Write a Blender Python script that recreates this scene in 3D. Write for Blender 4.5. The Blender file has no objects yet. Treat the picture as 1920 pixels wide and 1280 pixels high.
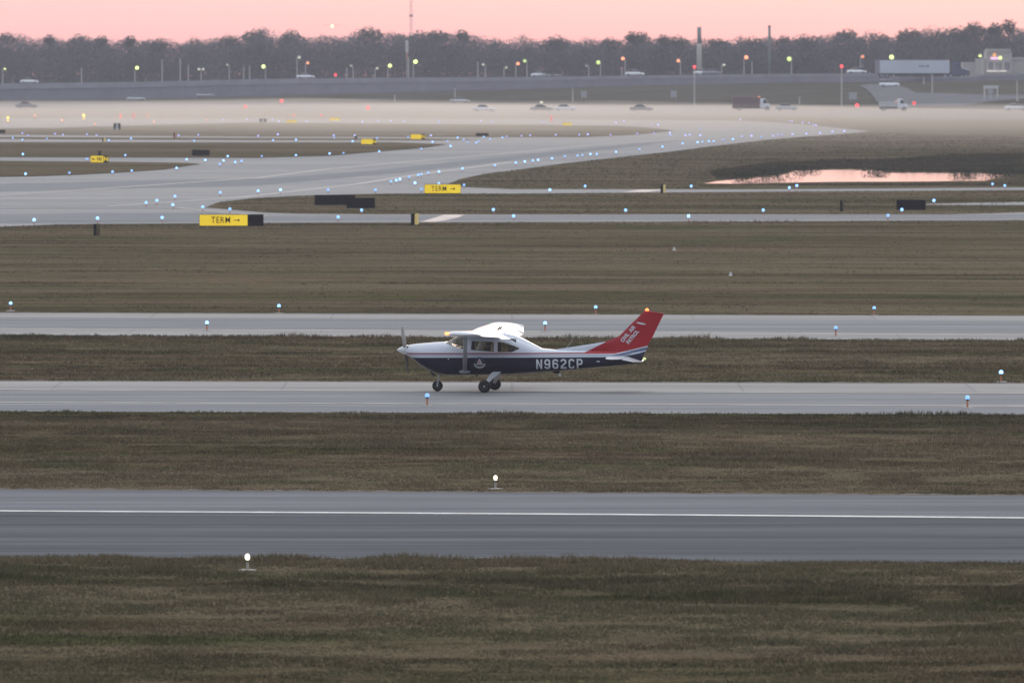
import bpy, bmesh, math, random
import numpy as np
from mathutils import Vector, Matrix

random.seed(7)
rng = np.random.default_rng(7)
sc = bpy.context.scene
COL = sc.collection
R = math.radians
PI = math.pi

# ------------------------------------------------------------------ camera
FPX, W0, H0, YH, CH = 17800.0, 1920.0, 1280.0, 105.0, 11.0   # focal length in photo pixels, frame, horizon row, eye height
TH = math.atan((H0 / 2 - YH) / FPX)
cam = bpy.data.cameras.new('camera')
cam.sensor_width = 36.0
cam.lens = FPX / W0 * 36.0
cam.clip_start = 1.0
cam.clip_end = 20000.0
cam.dof.use_dof = True
cam.dof.focus_distance = 312.0
cam.dof.aperture_fstop = 4.2
cam_ob = bpy.data.objects.new('camera', cam)
cam_ob.location = (0, 0, CH)
cam_ob.rotation_euler = (PI / 2 - TH, 0, 0)
COL.objects.link(cam_ob)
sc.camera = cam_ob

# ------------------------------------------------------------------ sky and sun
SUN_EL, SUN_AZ = 14.0, 12.0
MIST_D, HAZE_D = 0.76, 0.00009
world = bpy.data.worlds.new('World')
sc.world = world
world.use_nodes = True
nt = world.node_tree
nt.nodes.clear()


def nd(t, typ, **kw):
    n = t.nodes.new(typ)
    for k, v in kw.items():
        setattr(n, k, v)
    return n


out = nd(nt, 'ShaderNodeOutputWorld')
bg1 = nd(nt, 'ShaderNodeBackground')
bg2 = nd(nt, 'ShaderNodeBackground')
sky = nd(nt, 'ShaderNodeTexSky', sky_type='NISHITA', sun_disc=False, sun_elevation=R(3.0), sun_rotation=R(SUN_AZ), air_density=1.3, dust_density=2.0, ozone_density=2.0)
nt.links.new(sky.outputs[0], bg1.inputs[0])
bg1.inputs[1].default_value = 0.05
tc = nd(nt, 'ShaderNodeTexCoord')
sep = nd(nt, 'ShaderNodeSeparateXYZ')
nt.links.new(tc.outputs['Generated'], sep.inputs[0])


def ramp(t, stops, interp='LINEAR'):
    r = nd(t, 'ShaderNodeValToRGB')
    r.color_ramp.interpolation = interp
    e = r.color_ramp.elements
    while len(e) > 1:
        e.remove(e[0])
    e[0].position, e[0].color = stops[0][0], (*stops[0][1], 1)
    for p, c in stops[1:]:
        q = e.new(p)
        q.color = (*c, 1)
    return r


mz = nd(nt, 'ShaderNodeMath', operation='MAXIMUM')
nt.links.new(sep.outputs['Z'], mz.inputs[0])
mz.inputs[1].default_value = 0.0
pw = nd(nt, 'ShaderNodeMath', operation='POWER')      # stretches the first degrees above the horizon
nt.links.new(mz.outputs[0], pw.inputs[0])
pw.inputs[1].default_value = 0.5
# colours are halved in the ramps (ramps clip at 1) and doubled by the background strength
west = ramp(nt, [(0.0, (.49, .215, .245)), (0.045, (.49, .262, .282)), (0.078, (.495, .315, .320)), (0.2, (.53, .43, .41)),
                 (0.45, (.64, .59, .565)), (0.75, (.62, .625, .635)), (1.0, (.565, .60, .645))])
east = ramp(nt, [(0.0, (.085, .10, .15)), (0.25, (.15, .16, .23)), (0.5, (.28, .33, .42)), (0.75, (.47, .52, .60)), (1.0, (.565, .60, .645))])
nt.links.new(pw.outputs[0], west.inputs[0])
nt.links.new(pw.outputs[0], east.inputs[0])
my = nd(nt, 'ShaderNodeMapRange')
nt.links.new(sep.outputs['Y'], my.inputs[0])
my.inputs[1].default_value = -0.7
my.inputs[2].default_value = 0.9
mx = nd(nt, 'ShaderNodeMix', data_type='RGBA')
nt.links.new(my.outputs[0], mx.inputs['Factor'])
nt.links.new(east.outputs[0], mx.inputs['A'])
nt.links.new(west.outputs[0], mx.inputs['B'])
nt.links.new(mx.outputs['Result'], bg2.inputs[0])
bg2.inputs[1].default_value = 2.0
add = nd(nt, 'ShaderNodeAddShader')
nt.links.new(bg1.outputs[0], add.inputs[0])
nt.links.new(bg2.outputs[0], add.inputs[1])
nt.links.new(add.outputs[0], out.inputs[0])

sun = bpy.data.lights.new('sun', 'SUN')
sun.energy = 0.9
sun.angle = R(20)
sun.color = (1.0, 0.82, 0.74)
sun_ob = bpy.data.objects.new('sun', sun)
sd = Vector((math.sin(R(SUN_AZ)) * math.cos(R(SUN_EL)), math.cos(R(SUN_AZ)) * math.cos(R(SUN_EL)), math.sin(R(SUN_EL))))
sun_ob.rotation_euler = sd.to_track_quat('Z', 'Y').to_euler()
COL.objects.link(sun_ob)

sc.view_settings.view_transform = 'Standard'
sc.view_settings.look = 'None'
sc.view_settings.exposure = 0.0
sc.view_settings.gamma = 1.0
sc.cycles.use_denoising = True
sc.cycles.max_bounces = 6
sc.cycles.volume_bounces = 0
sc.cycles.transparent_max_bounces = 12

# ------------------------------------------------------------------ pixel rays of the photo -> world points


def ray(px, py):
    u, v = (px - W0 / 2) / FPX, (H0 / 2 - py) / FPX
    return Vector((u, math.cos(TH) + v * math.sin(TH), -math.sin(TH) + v * math.cos(TH)))


def G(px, py, z=0.0):
    d = ray(px, py)
    t = (z - CH) / d.z
    return Vector((d.x * t, d.y * t, z))


def at(px, py, Y):
    d = ray(px, py)
    t = Y / d.y
    return Vector((d.x * t, Y, CH + d.z * t))


def lerp(xs, ys, x):
    return float(np.interp(x, xs, ys))


# ------------------------------------------------------------------ materials


def new_mat(name):
    m = bpy.data.materials.new(name)
    m.use_nodes = True
    b = m.node_tree.nodes['Principled BSDF']
    return m, m.node_tree, b


def plain(name, col, rough=0.6, metal=0.0, var=0.12, scale=3.0, spec=0.5, coat=0.0):
    """paint / metal / plastic with slight procedural mottling"""
    m, t, b = new_mat(name)
    tcn = nd(t, 'ShaderNodeTexCoord')
    n = nd(t, 'ShaderNodeTexNoise')
    n.inputs['Scale'].default_value = scale
    n.inputs['Detail'].default_value = 5
    t.links.new(tcn.outputs['Object'], n.inputs['Vector'])
    lo = tuple(c * (1 - var) for c in col)
    hi = tuple(min(1, c * (1 + var)) for c in col)
    r = ramp(t, [(0.3, lo), (0.7, hi)])
    t.links.new(n.outputs['Fac'], r.inputs[0])
    t.links.new(r.outputs[0], b.inputs['Base Color'])
    b.inputs['Roughness'].default_value = rough
    b.inputs['Metallic'].default_value = metal
    b.inputs['Specular IOR Level'].default_value = spec
    b.inputs['Coat Weight'].default_value = coat
    return m


def glow(name, col, strength):
    m, t, b = new_mat(name)
    b.inputs['Base Color'].default_value = (*[c * .5 for c in col], 1)
    b.inputs['Emission Color'].default_value = (*col, 1)
    b.inputs['Emission Strength'].default_value = strength
    oi = nd(t, 'ShaderNodeObjectInfo')
    mr = nd(t, 'ShaderNodeMapRange')
    t.links.new(oi.outputs['Random'], mr.inputs[0])
    mr.inputs[3].default_value = strength * .45
    mr.inputs[4].default_value = strength * 1.5
    t.links.new(mr.outputs[0], b.inputs['Emission Strength'])
    m.cycles.emission_sampling = 'NONE'
    return m


def vm(t, op, a, b=None):
    n = nd(t, 'ShaderNodeMath', operation=op)
    for i, v in enumerate((a, b)):
        if v is None:
            continue
        if isinstance(v, (int, float)):
            n.inputs[i].default_value = v
        else:
            t.links.new(v, n.inputs[i])
    return n.outputs[0]


def noise(t, vec, scale, detail=4, rough=0.6, stretch=None, off=0.0):
    mp = nd(t, 'ShaderNodeMapping')
    t.links.new(vec, mp.inputs[0])
    mp.inputs['Scale'].default_value = stretch or (1, 1, 1)
    mp.inputs['Location'].default_value = (off, off * 1.7, 0)
    n = nd(t, 'ShaderNodeTexNoise')
    n.inputs['Scale'].default_value = scale
    n.inputs['Detail'].default_value = detail
    n.inputs['Roughness'].default_value = rough
    t.links.new(mp.outputs[0], n.inputs['Vector'])
    return n.outputs['Fac']


def mixc(t, fac, a, b):
    n = nd(t, 'ShaderNodeMix', data_type='RGBA')
    for k, v in (('Factor', fac), ('A', a), ('B', b)):
        s = n.inputs[k]
        if isinstance(v, tuple):
            s.default_value = (*v, 1)
        elif isinstance(v, (int, float)):
            s.default_value = v
        else:
            t.links.new(v, s)
    return n.outputs['Result']


def sm(t, x, lo, hi):
    n = nd(t, 'ShaderNodeMapRange', interpolation_type='SMOOTHSTEP')
    t.links.new(x, n.inputs[0])
    n.inputs[1].default_value = lo
    n.inputs[2].default_value = hi
    return n.outputs[0]


def grass_mat(name, blades, gain=1.0, tint=None):
    m, t, b = new_mat(name)
    tcn = nd(t, 'ShaderNodeTexCoord')
    v = tcn.outputs['Object']
    big = noise(t, v, 0.045, 3, .55, (0.3, 1, 1))
    mow = noise(t, v, 0.26, 4, .6, (0.09, 1, 1), 140)
    diag = nd(t, 'ShaderNodeMapping')
    diag.inputs['Rotation'].default_value = (0, 0, R(24))
    t.links.new(v, diag.inputs[0])
    track = noise(t, diag.outputs[0], 0.10, 3, .55, (0.12, 1, 1), 55)
    mid = noise(t, v, 0.22, 5, .62, (0.35, 1, 1), 30)
    mid2 = noise(t, v, 0.16, 5, .64, (0.3, 1, 1), 77)
    fine = noise(t, v, 1.7, 5, .7, (0.7, 1, 1), 5)
    brown, straw, green, dark = (.140, .097, .060), (.212, .156, .098), (.084, .094, .034), (.058, .047, .030)
    c = mixc(t, sm(t, mid, .42, .58), brown, green)
    c = mixc(t, vm(t, 'MULTIPLY', sm(t, big, .45, .62), .7), c, straw)
    c = mixc(t, vm(t, 'MULTIPLY', sm(t, mid2, .50, .64), .8), c, dark)
    huge = noise(t, v, 0.022, 4, .6, (0.35, 1, 1), 410)
    c = mixc(t, vm(t, 'MULTIPLY', sm(t, huge, .50, .58), .55), c, (.185, .150, .098))
    c = mixc(t, vm(t, 'MULTIPLY', sm(t, huge, .47, .40), .5), c, (.075, .064, .040))
    clump = noise(t, v, 0.75, 4, .65, (0.5, 1, 1), 310)
    c = mixc(t, vm(t, 'MULTIPLY', sm(t, clump, .53, .66), .6), c, (.058, .050, .032))
    c = mixc(t, vm(t, 'MULTIPLY', sm(t, clump, .46, .34), .5), c, (.185, .150, .095))
    belt = noise(t, v, 0.09, 4, .62, (0.2, 1, 1), 210)
    c = mixc(t, vm(t, 'MULTIPLY', sm(t, belt, .50, .62), .55), c, (.060, .060, .030))
    c = mixc(t, vm(t, 'MULTIPLY', sm(t, belt, .47, .36), .6), c, (.180, .138, .095))
    c = mixc(t, vm(t, 'MULTIPLY', sm(t, mow, .49, .60), .5), c, (.185, .145, .098))
    c = mixc(t, vm(t, 'MULTIPLY', sm(t, mow, .47, .36), .5), c, (.062, .055, .036))
    c = mixc(t, vm(t, 'MULTIPLY', sm(t, track, .52, .62), .65), c, (.20, .16, .105))
    c = mixc(t, vm(t, 'MULTIPLY', sm(t, fine, .50, .75), .5), c, (.20, .16, .105))
    c = mixc(t, vm(t, 'MULTIPLY', sm(t, fine, .52, .28), .5), c, (.035, .030, .018))
    if blades:
        g = nd(t, 'ShaderNodeNewGeometry')
        rp = g.outputs['Random Per Island']
        c = mixc(t, vm(t, 'MULTIPLY', sm(t, rp, .70, 1.0), .30), c, (.24, .18, .10))
        c = mixc(t, vm(t, 'MULTIPLY', sm(t, rp, .35, .0), .30), c, (.034, .032, .018))
    if gain != 1.0 or tint:
        c = mixc(t, 1.0 - gain, c, tint or (0, 0, 0))
    t.links.new(c, b.inputs['Base Color'])
    b.inputs['Roughness'].default_value = 1.0
    b.inputs['Specular IOR Level'].default_value = 0.0
    if not blades:
        bp = nd(t, 'ShaderNodeBump')
        bp.inputs['Distance'].default_value = 0.06
        bp.inputs['Strength'].default_value = 0.5
        t.links.new(noise(t, v, 3.0, 4, .6), bp.inputs['Height'])
        t.links.new(bp.outputs[0], b.inputs['Normal'])
    return m


def pave_mat(name, col, dark, joint=None, ang=0.0, streak=0.8, rough=0.75, amount=0.8):
    """concrete or asphalt with long tyre streaks along x, patches and panel joints"""
    m, t, b = new_mat(name)
    tcn = nd(t, 'ShaderNodeTexCoord')
    rot = nd(t, 'ShaderNodeMapping')
    rot.inputs['Rotation'].default_value = (0, 0, R(ang))
    t.links.new(tcn.outputs['Object'], rot.inputs[0])
    v = rot.outputs[0]
    s1 = noise(t, v, streak, 5, .66, (0.03, 1, 1))
    s2 = noise(t, v, streak * .3, 4, .55, (0.03, 1, 1), 40)
    s3 = noise(t, v, .6, 6, .7, (.25, 1, 1), 11)
    s4 = noise(t, v, streak * 2.2, 4, .65, (0.025, 1, 1), 90)
    c = mixc(t, vm(t, 'MULTIPLY', sm(t, s2, .44, .57), amount), col, dark)
    c = mixc(t, vm(t, 'MULTIPLY', sm(t, s1, .52, .60), amount * .7), c, tuple(x * .7 for x in dark))
    c = mixc(t, vm(t, 'MULTIPLY', sm(t, s4, .56, .62), amount * .55), c, tuple(min(1, x * 1.45) for x in col))
    c = mixc(t, vm(t, 'MULTIPLY', sm(t, s3, .47, .7), .35), c, tuple(x * .72 for x in dark))
    c = mixc(t, vm(t, 'MULTIPLY', sm(t, s3, .47, .3), .25), c, tuple(min(1, x * 1.3) for x in col))
    if joint:
        br = nd(t, 'ShaderNodeTexBrick')
        br.offset = 0.0
        br.inputs['Scale'].default_value = 1.0
        br.inputs['Brick Width'].default_value = joint
        br.inputs['Row Height'].default_value = joint
        br.inputs['Mortar Size'].default_value = 0.05
        br.inputs['Color1'].default_value = (0, 0, 0, 1)
        br.inputs['Color2'].default_value = (.25, .25, .25, 1)
        br.inputs['Mortar'].default_value = (1, 1, 1, 1)
        t.links.new(v, br.inputs['Vector'])
        c = mixc(t, vm(t, 'MULTIPLY', br.outputs['Color'], .35), c, tuple(x * .6 for x in dark))
    t.links.new(c, b.inputs['Base Color'])
    b.inputs['Roughness'].default_value = rough
    b.inputs['Specular IOR Level'].default_value = 0.0
    return m


M = {}
M['grass'] = grass_mat('grass_ground', False, .72)
M['blades'] = grass_mat('grass_blades', True)
M['blades_near'] = grass_mat('greener_near_blades', True, .74, (.030, .046, .014))
M['blades_far'] = grass_mat('distant_grass_blades', 'far')
M['concrete'] = pave_mat('taxiway_concrete', (.235, .228, .222), (.175, .175, .182), 7.6)
M['shoulder'] = pave_mat('shoulder_concrete', (.335, .318, .305), (.285, .275, .268), 7.6, amount=.6)
M['asphalt'] = pave_mat('runway_asphalt', (.140, .141, .149), (.100, .102, .111), None, streak=.55, rough=.9, amount=.75)
M['asphalt_light'] = pave_mat('runway_edge_asphalt', (.190, .190, .200), (.150, .152, .166), None, streak=1.3, rough=.9)
M['taxi_asphalt'] = pave_mat('taxiway_asphalt', (.250, .247, .252), (.208, .209, .218), None, streak=.9)
M['apron'] = pave_mat('apron_concrete', (.340, .326, .316), (.268, .264, .266), 9.0, ang=-8, streak=.35)
M['road'] = pave_mat('road_surface', (.16, .16, .165), (.13, .13, .14), None)
M['white_line'] = plain('white_marking', (.50, .51, .51), .7, var=.25, scale=1.2)
M['yellow_line'] = plain('worn_yellow_marking', (.36, .33, .29), .8, var=.3, scale=.8)
M['faint_line'] = plain('faint_centre_line', (.42, .395, .37), .8, var=.15, scale=.5)
M['pink_mark'] = plain('faded_panel_marking', (.52, .44, .40), .8, var=.2, scale=.6)
M['black'] = plain('black_sign_paint', (.006, .007, .010), .9, spec=.1)
M['dark_metal'] = plain('dark_metal', (.05, .05, .055), .5, .5)
M['grey_metal'] = plain('galvanised_metal', (.30, .31, .33), .5, .3)
M['pale_post'] = plain('pale_post_paint', (.50, .48, .46), .6)
M['orange'] = plain('orange_stem_paint', (.42, .16, .09), .6)
M['glass_dark'] = plain('tinted_glass', (.02, .022, .028), .08, 0, .05, spec=.9)
M['rubber'] = plain('tyre_rubber', (.014, .014, .015), .85)
M['plate'] = plain('light_base_metal', (.27, .26, .25), .7)
M['bark'] = plain('bark', (.085, .07, .06), .95, var=.3)
M['wall'] = plain('retaining_wall_concrete', (.19, .19, .225), .9, var=.12, scale=.25)
M['parapet'] = plain('parapet_concrete', (.235, .235, .27), .9, var=.12, scale=.3)
M['sign_yellow'], t_, b_ = new_mat('lit_yellow_sign_face')
n_ = noise(t_, nd(t_, 'ShaderNodeTexCoord').outputs['Object'], 0.9, 2, .5)
r_ = ramp(t_, [(.3, (.80, .50, .006)), (.7, (.95, .74, .02))])
t_.links.new(n_, r_.inputs[0])
t_.links.new(r_.outputs[0], b_.inputs['Emission Color'])
b_.inputs['Base Color'].default_value = (.6, .42, .02, 1)
b_.inputs['Emission Strength'].default_value = 0.62
M['sign_yellow'].cycles.emission_sampling = 'NONE'
M['blue_glow'] = glow('blue_lamp_glow', (.25, .52, 1.0), 2.0)
M['violet_glow'] = glow('violet_blue_lamp_glow', (.40, .45, 1.0), 1.6)
M['white_glow'] = glow('white_lamp_glow', (1.0, .92, .66), 5)
M['street_glow'] = glow('yellow_green_lamp_glow', (.80, 1.0, .30), 1.9)
M['amber_glow'] = glow('amber_lamp_glow', (1.0, .34, .16), 1.6)
M['dim_glow'] = glow('dim_lamp_glow', (.8, .8, .62), .9)
M['red_glow'] = glow('red_lamp_glow', (1.0, .05, .06), 2.2)
M['yellow_glow'] = glow('yellow_lamp_glow', (1.0, .66, .06), 3)

# ------------------------------------------------------------------ mesh helpers


class MB:
    def __init__(s):
        s.v, s.f = [], []

    def add(s, vs, fs):
        o = len(s.v)
        s.v += [tuple(v) for v in vs]
        s.f += [tuple(i + o for i in f) for f in fs]
        return s

    def box(s, x0, x1, y0, y1, z0, z1):
        vs = [(x, y, z) for z in (z0, z1) for y in (y0, y1) for x in (x0, x1)]
        return s.add(vs, [(0, 2, 3, 1), (4, 5, 7, 6), (0, 1, 5, 4), (2, 6, 7, 3), (0, 4, 6, 2), (1, 3, 7, 5)])

    def tube(s, p, q, r0, r1=None, n=10, caps=True, flat=None):
        """round bar; flat=(vector, factor) squeezes the section across a direction"""
        r1 = r0 if r1 is None else r1
        p, q = Vector(p), Vector(q)
        d = (q - p).normalized()
        a = d.orthogonal().normalized() if flat is None else Vector(flat[0]).normalized()
        a = (a - d * a.dot(d)).normalized()
        b = d.cross(a)
        k = 1.0 if flat is None else flat[1]
        vs = []
        for c, r in ((p, r0), (q, r1)):
            for i in range(n):
                w = 2 * PI * i / n
                vs.append(c + a * (math.cos(w) * r * k) + b * (math.sin(w) * r))
        fs = [(i, (i + 1) % n, n + (i + 1) % n, n + i) for i in range(n)]
        if caps:
            fs += [tuple(range(n))[::-1], tuple(range(n, 2 * n))]
        return s.add(vs, fs)

    def lathe(s, prof, c=(0, 0, 0), n=16, axis='Z'):
        """prof: list of (radius, height)"""
        vs = []
        for r, h in prof:
            for i in range(n):
                w = 2 * PI * i / n
                x, y = math.cos(w) * r, math.sin(w) * r
                p = {'Z': (x, y, h), 'Y': (x, h, y), 'X': (h, x, y)}[axis]
                vs.append((c[0] + p[0], c[1] + p[1], c[2] + p[2]))
        m = len(prof)
        fs = [(j * n + i, j * n + (i + 1) % n, (j + 1) * n + (i + 1) % n, (j + 1) * n + i) for j in range(m - 1) for i in range(n)]
        fs += [tuple(range(n))[::-1], tuple(range((m - 1) * n, m * n))]
        return s.add(vs, fs)

    def sphere(s, c, r, n=10, sq=(1, 1, 1)):
        k = max(4, n // 2)
        prof = [(r * math.sin(PI * j / k) + 1e-4, -r * math.cos(PI * j / k)) for j in range(k + 1)]
        o = len(s.v)
        s.lathe(prof, (0, 0, 0), n)
        for i in range(o, len(s.v)):
            v = s.v[i]
            s.v[i] = (c[0] + v[0] * sq[0], c[1] + v[1] * sq[1], c[2] + v[2] * sq[2])
        return s

    def prism(s, poly, y0, y1):
        """polygon in x,z pulled from y0 to y1"""
        n = len(poly)
        vs = [(x, y0, z) for x, z in poly] + [(x, y1, z) for x, z in poly]
        fs = [(i, (i + 1) % n, n + (i + 1) % n, n + i) for i in range(n)]
        fs += [tuple(range(n))[::-1], tuple(range(n, 2 * n))]
        return s.add(vs, fs)

    def loft(s, rings, cap=True):
        n, m = len(rings[0]), len(rings)
        vs = [p for r in rings for p in r]
        fs = [(j * n + i, j * n + (i + 1) % n, (j + 1) * n + (i + 1) % n, (j + 1) * n + i) for j in range(m - 1) for i in range(n)]
        if cap:
            fs += [tuple(range(n))[::-1], tuple(range((m - 1) * n, m * n))]
        return s.add(vs, fs)

    def build(s, name, mat, parent=None, smooth=False, bevel=0.0, fix=True):
        me = bpy.data.meshes.new(name)
        me.from_pydata([tuple(v) for v in s.v], [], s.f)
        if fix:
            bm = bmesh.new()
            bm.from_mesh(me)
            bmesh.ops.recalc_face_normals(bm, faces=bm.faces)
            if bevel:
                bmesh.ops.bevel(bm, geom=list(bm.edges), offset=bevel, segments=2, affect='EDGES', clamp_overlap=True)
            bm.to_mesh(me)
            bm.free()
        me.materials.append(mat)
        if smooth:
            me.polygons.foreach_set('use_smooth', [True] * len(me.polygons))
        o = bpy.data.objects.new(name, me)
        COL.objects.link(o)
        if parent is not None:
            o.parent = parent
        return o


def np_mesh(name, V, F, mat, parent=None):
    me = bpy.data.meshes.new(name)
    k = F.shape[1]
    me.vertices.add(len(V))
    me.vertices.foreach_set('co', V.astype(np.float32).ravel())
    me.loops.add(F.size)
    me.loops.foreach_set('vertex_index', F.astype(np.int32).ravel())
    me.polygons.add(len(F))
    me.polygons.foreach_set('loop_start', np.arange(0, F.size, k, dtype=np.int32))
    me.update(calc_edges=True)
    me.materials.append(mat)
    o = bpy.data.objects.new(name, me)
    COL.objects.link(o)
    if parent is not None:
        o.parent = parent
    return o


def tag(o, label=None, cat=None, group=None, kind=None):
    for k, v in (('label', label), ('category', cat), ('group', group), ('kind', kind)):
        if v:
            o[k] = v
    return o


def thing(name, label, cat, loc=(0, 0, 0), rz=0.0, group=None):
    o = bpy.data.objects.new(name, None)
    o.empty_display_size = 0.2
    COL.objects.link(o)
    o.location = loc
    o.rotation_euler = (0, 0, rz)
    return tag(o, label, cat, group)


def kids(o):
    return [c for c in bpy.data.objects if c.parent == o]


KIDS = {}


def copy_tree(o, parent=None):
    if o.name not in KIDS:
        KIDS[o.name] = kids(o)
    c = o.copy()
    COL.objects.link(c)
    if parent is not None:
        c.parent = parent
    for ch in KIDS[o.name]:
        copy_tree(ch, c)
    return c


def sheet(name, px_poly, z, mat, label=None, sub=None):
    """flat ground sheet whose outline is given as photo pixels on the ground"""
    pts = [G(x, y, z) for x, y in px_poly]
    m = MB()
    m.add(pts, [tuple(range(len(pts)))])
    o = m.build(name, mat, fix=False)
    if o.data.polygons[0].normal.z < 0:
        o.data.flip_normals()
    bm = bmesh.new()
    bm.from_mesh(o.data)
    bmesh.ops.triangulate(bm, faces=bm.faces)
    bm.to_mesh(o.data)
    bm.free()
    return tag(o, label, kind='structure')


def line(name, pxs, width, z, mat, label=None):
    """painted line following photo pixels on the ground, real width in metres"""
    P = [G(x, y, z) for x, y in pxs]
    vs = []
    for i, p in enumerate(P):
        a, b = P[max(0, i - 1)], P[min(len(P) - 1, i + 1)]
        d = (b - a).normalized()
        n = Vector((-d.y, d.x, 0)) * width / 2
        vs += [p + n, p - n]
    fs = [(2 * i, 2 * i + 1, 2 * i + 3, 2 * i + 2) for i in range(len(P) - 1)]
    o = MB().add(vs, fs).build(name, mat, fix=False)
    if o.data.polygons[0].normal.z < 0:
        o.data.flip_normals()
    return tag(o, label, kind='structure')


# ------------------------------------------------------------------ ground
bm_ = MB()
# the ground sheet, sunk where the pond lies; it is one sheet that reaches past the woods
POND = [(1312, 344), (1345, 339), (1395, 334), (1440, 330.5), (1468, 327), (1485, 320.5), (1520, 318.5), (1600, 317.5), (1640, 318.5),
        (1665, 322.5), (1720, 322), (1790, 323.5), (1850, 324.5), (1884, 327.5), (1870, 334), (1845, 339), (1700, 340.5), (1560, 341),
        (1500, 342), (1400, 344.5)]
pond_w = [G(x, y) for x, y in POND]
bmg = bmesh.new()
outer = [bmg.verts.new(c) for c in ((-1650, -60, 0), (1650, -60, 0), (1650, 4600, 0), (-1650, 4600, 0))]
inner = [bmg.verts.new(p) for p in pond_w]
eo = [bmg.edges.new((outer[i], outer[(i + 1) % 4])) for i in range(4)]
ei = [bmg.edges.new((inner[i], inner[(i + 1) % len(inner)])) for i in range(len(inner))]
bmesh.ops.triangle_fill(bmg, use_beauty=True, use_dissolve=False, edges=eo + ei)
# pond bank going down to the bed
cen = sum(pond_w, Vector()) / len(pond_w)
low = [bmg.verts.new((p.x + (cen.x - p.x) * .03, p.y + (cen.y - p.y) * .05, -0.6)) for p in pond_w]
for i in range(len(inner)):
    j = (i + 1) % len(inner)
    bmg.faces.new((inner[i], inner[j], low[j], low[i]))
bmg.faces.new(low)
bmesh.ops.triangulate(bmg, faces=[f for f in bmg.faces if len(f.verts) > 4])
bmesh.ops.recalc_face_normals(bmg, faces=bmg.faces)
for f in bmg.faces:
    if f.normal.z < 0:
        f.normal_flip()
meg = bpy.data.meshes.new('ground')
bmg.to_mesh(meg)
bmg.free()
meg.materials.append(M['grass'])
ground = bpy.data.objects.new('ground', meg)
COL.objects.link(ground)
tag(ground, 'flat airfield of winter brown and green grass', kind='structure')

# pond water
mw, tw, bw = new_mat('pond_water')
bw.inputs['Base Color'].default_value = (.02, .02, .022, 1)
bw.inputs['Roughness'].default_value = 0.03
bw.inputs['Specular IOR Level'].default_value = 0.5
bw.inputs['Specular Tint'].default_value = (1.0, .76, .72, 1)
bpw = nd(tw, 'ShaderNodeBump')
bpw.inputs['Distance'].default_value = 0.01
bpw.inputs['Strength'].default_value = 0.02
tw.links.new(noise(tw, nd(tw, 'ShaderNodeTexCoord').outputs['Object'], .5, 3), bpw.inputs['Height'])
tw.links.new(bpw.outputs[0], bw.inputs['Normal'])
wv = [(p.x, p.y, -0.02) for p in pond_w]
wo = MB().add(wv, [tuple(range(len(wv)))]).build('pond_water', mw, fix=False)
if wo.data.polygons[0].normal.z < 0:
    wo.data.flip_normals()
tag(wo, 'still pond reflecting the pink evening sky', kind='structure')

# ------------------------------------------------------------------ pavements
X0, X1 = -1500, 3400


def band(name, tops, bots, z, mat, label):
    sheet(name, tops + bots[::-1], z, mat, label)


def seg(a, b):     # a line given at x=0 and x=1920 extended past the frame
    k = (b - a) / 1920
    return [(X0, a + k * X0), (X1, a + k * X1)]


RW_T, RW_B = seg(917.5, 929), seg(1043, 1056)
band('runway', RW_T, RW_B, .006, M['asphalt'], 'grey asphalt runway across the foreground')
band('runway_shoulder', seg(917.5, 929), seg(957.5, 968.5), .010, M['asphalt_light'], 'paler outer strip of the runway beyond the white edge line')
o = line('runway_edge_line', [(X0, 948), (0, 957), (640, 960.4), (1280, 964.5), (1920, 970), (X1, 980)], .55, .016, M['white_line'], 'long white painted edge line along the runway')
T1_T, T1_B = seg(714, 718.5), seg(771, 777)
band('taxiway', T1_T, T1_B, .006, M['taxi_asphalt'], 'taxiway under the small aircraft')
band('taxiway_shoulder', seg(714, 718.5), seg(729.5, 736), .010, M['shoulder'], 'pale concrete far shoulder of the nearest taxiway')
line('taxiway_line', [(X0, 749), (0, 753.8), (960, 756.5), (1920, 760.5), (X1, 765.5)], .55, .016, M['yellow_line'], 'worn pale line along the nearest taxiway')
line('taxiway_line', [(X0, 725), (0, 730), (960, 733), (1920, 737), (X1, 743)], .5, .016, M['yellow_line'], 'faint pale line along the far shoulder of nearest taxiway')
T2_T, T2_B = seg(586, 592), seg(628, 638)
band('taxiway', T2_T, T2_B, .006, M['taxi_asphalt'], 'second taxiway behind the small aircraft')
band('taxiway_shoulder', seg(586, 592), seg(595.5, 602), .010, M['shoulder'], 'pale far shoulder of the second taxiway')
band('taxiway_shoulder', seg(615.5, 627), seg(628, 638), .010, M['shoulder'], 'pale near shoulder of the second taxiway')
line('taxiway_line', [(X0, 606.5), (0, 615), (960, 620.5), (1920, 626.5), (X1, 635)], .6, .016, M['yellow_line'], 'faded line along the second taxiway')

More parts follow.
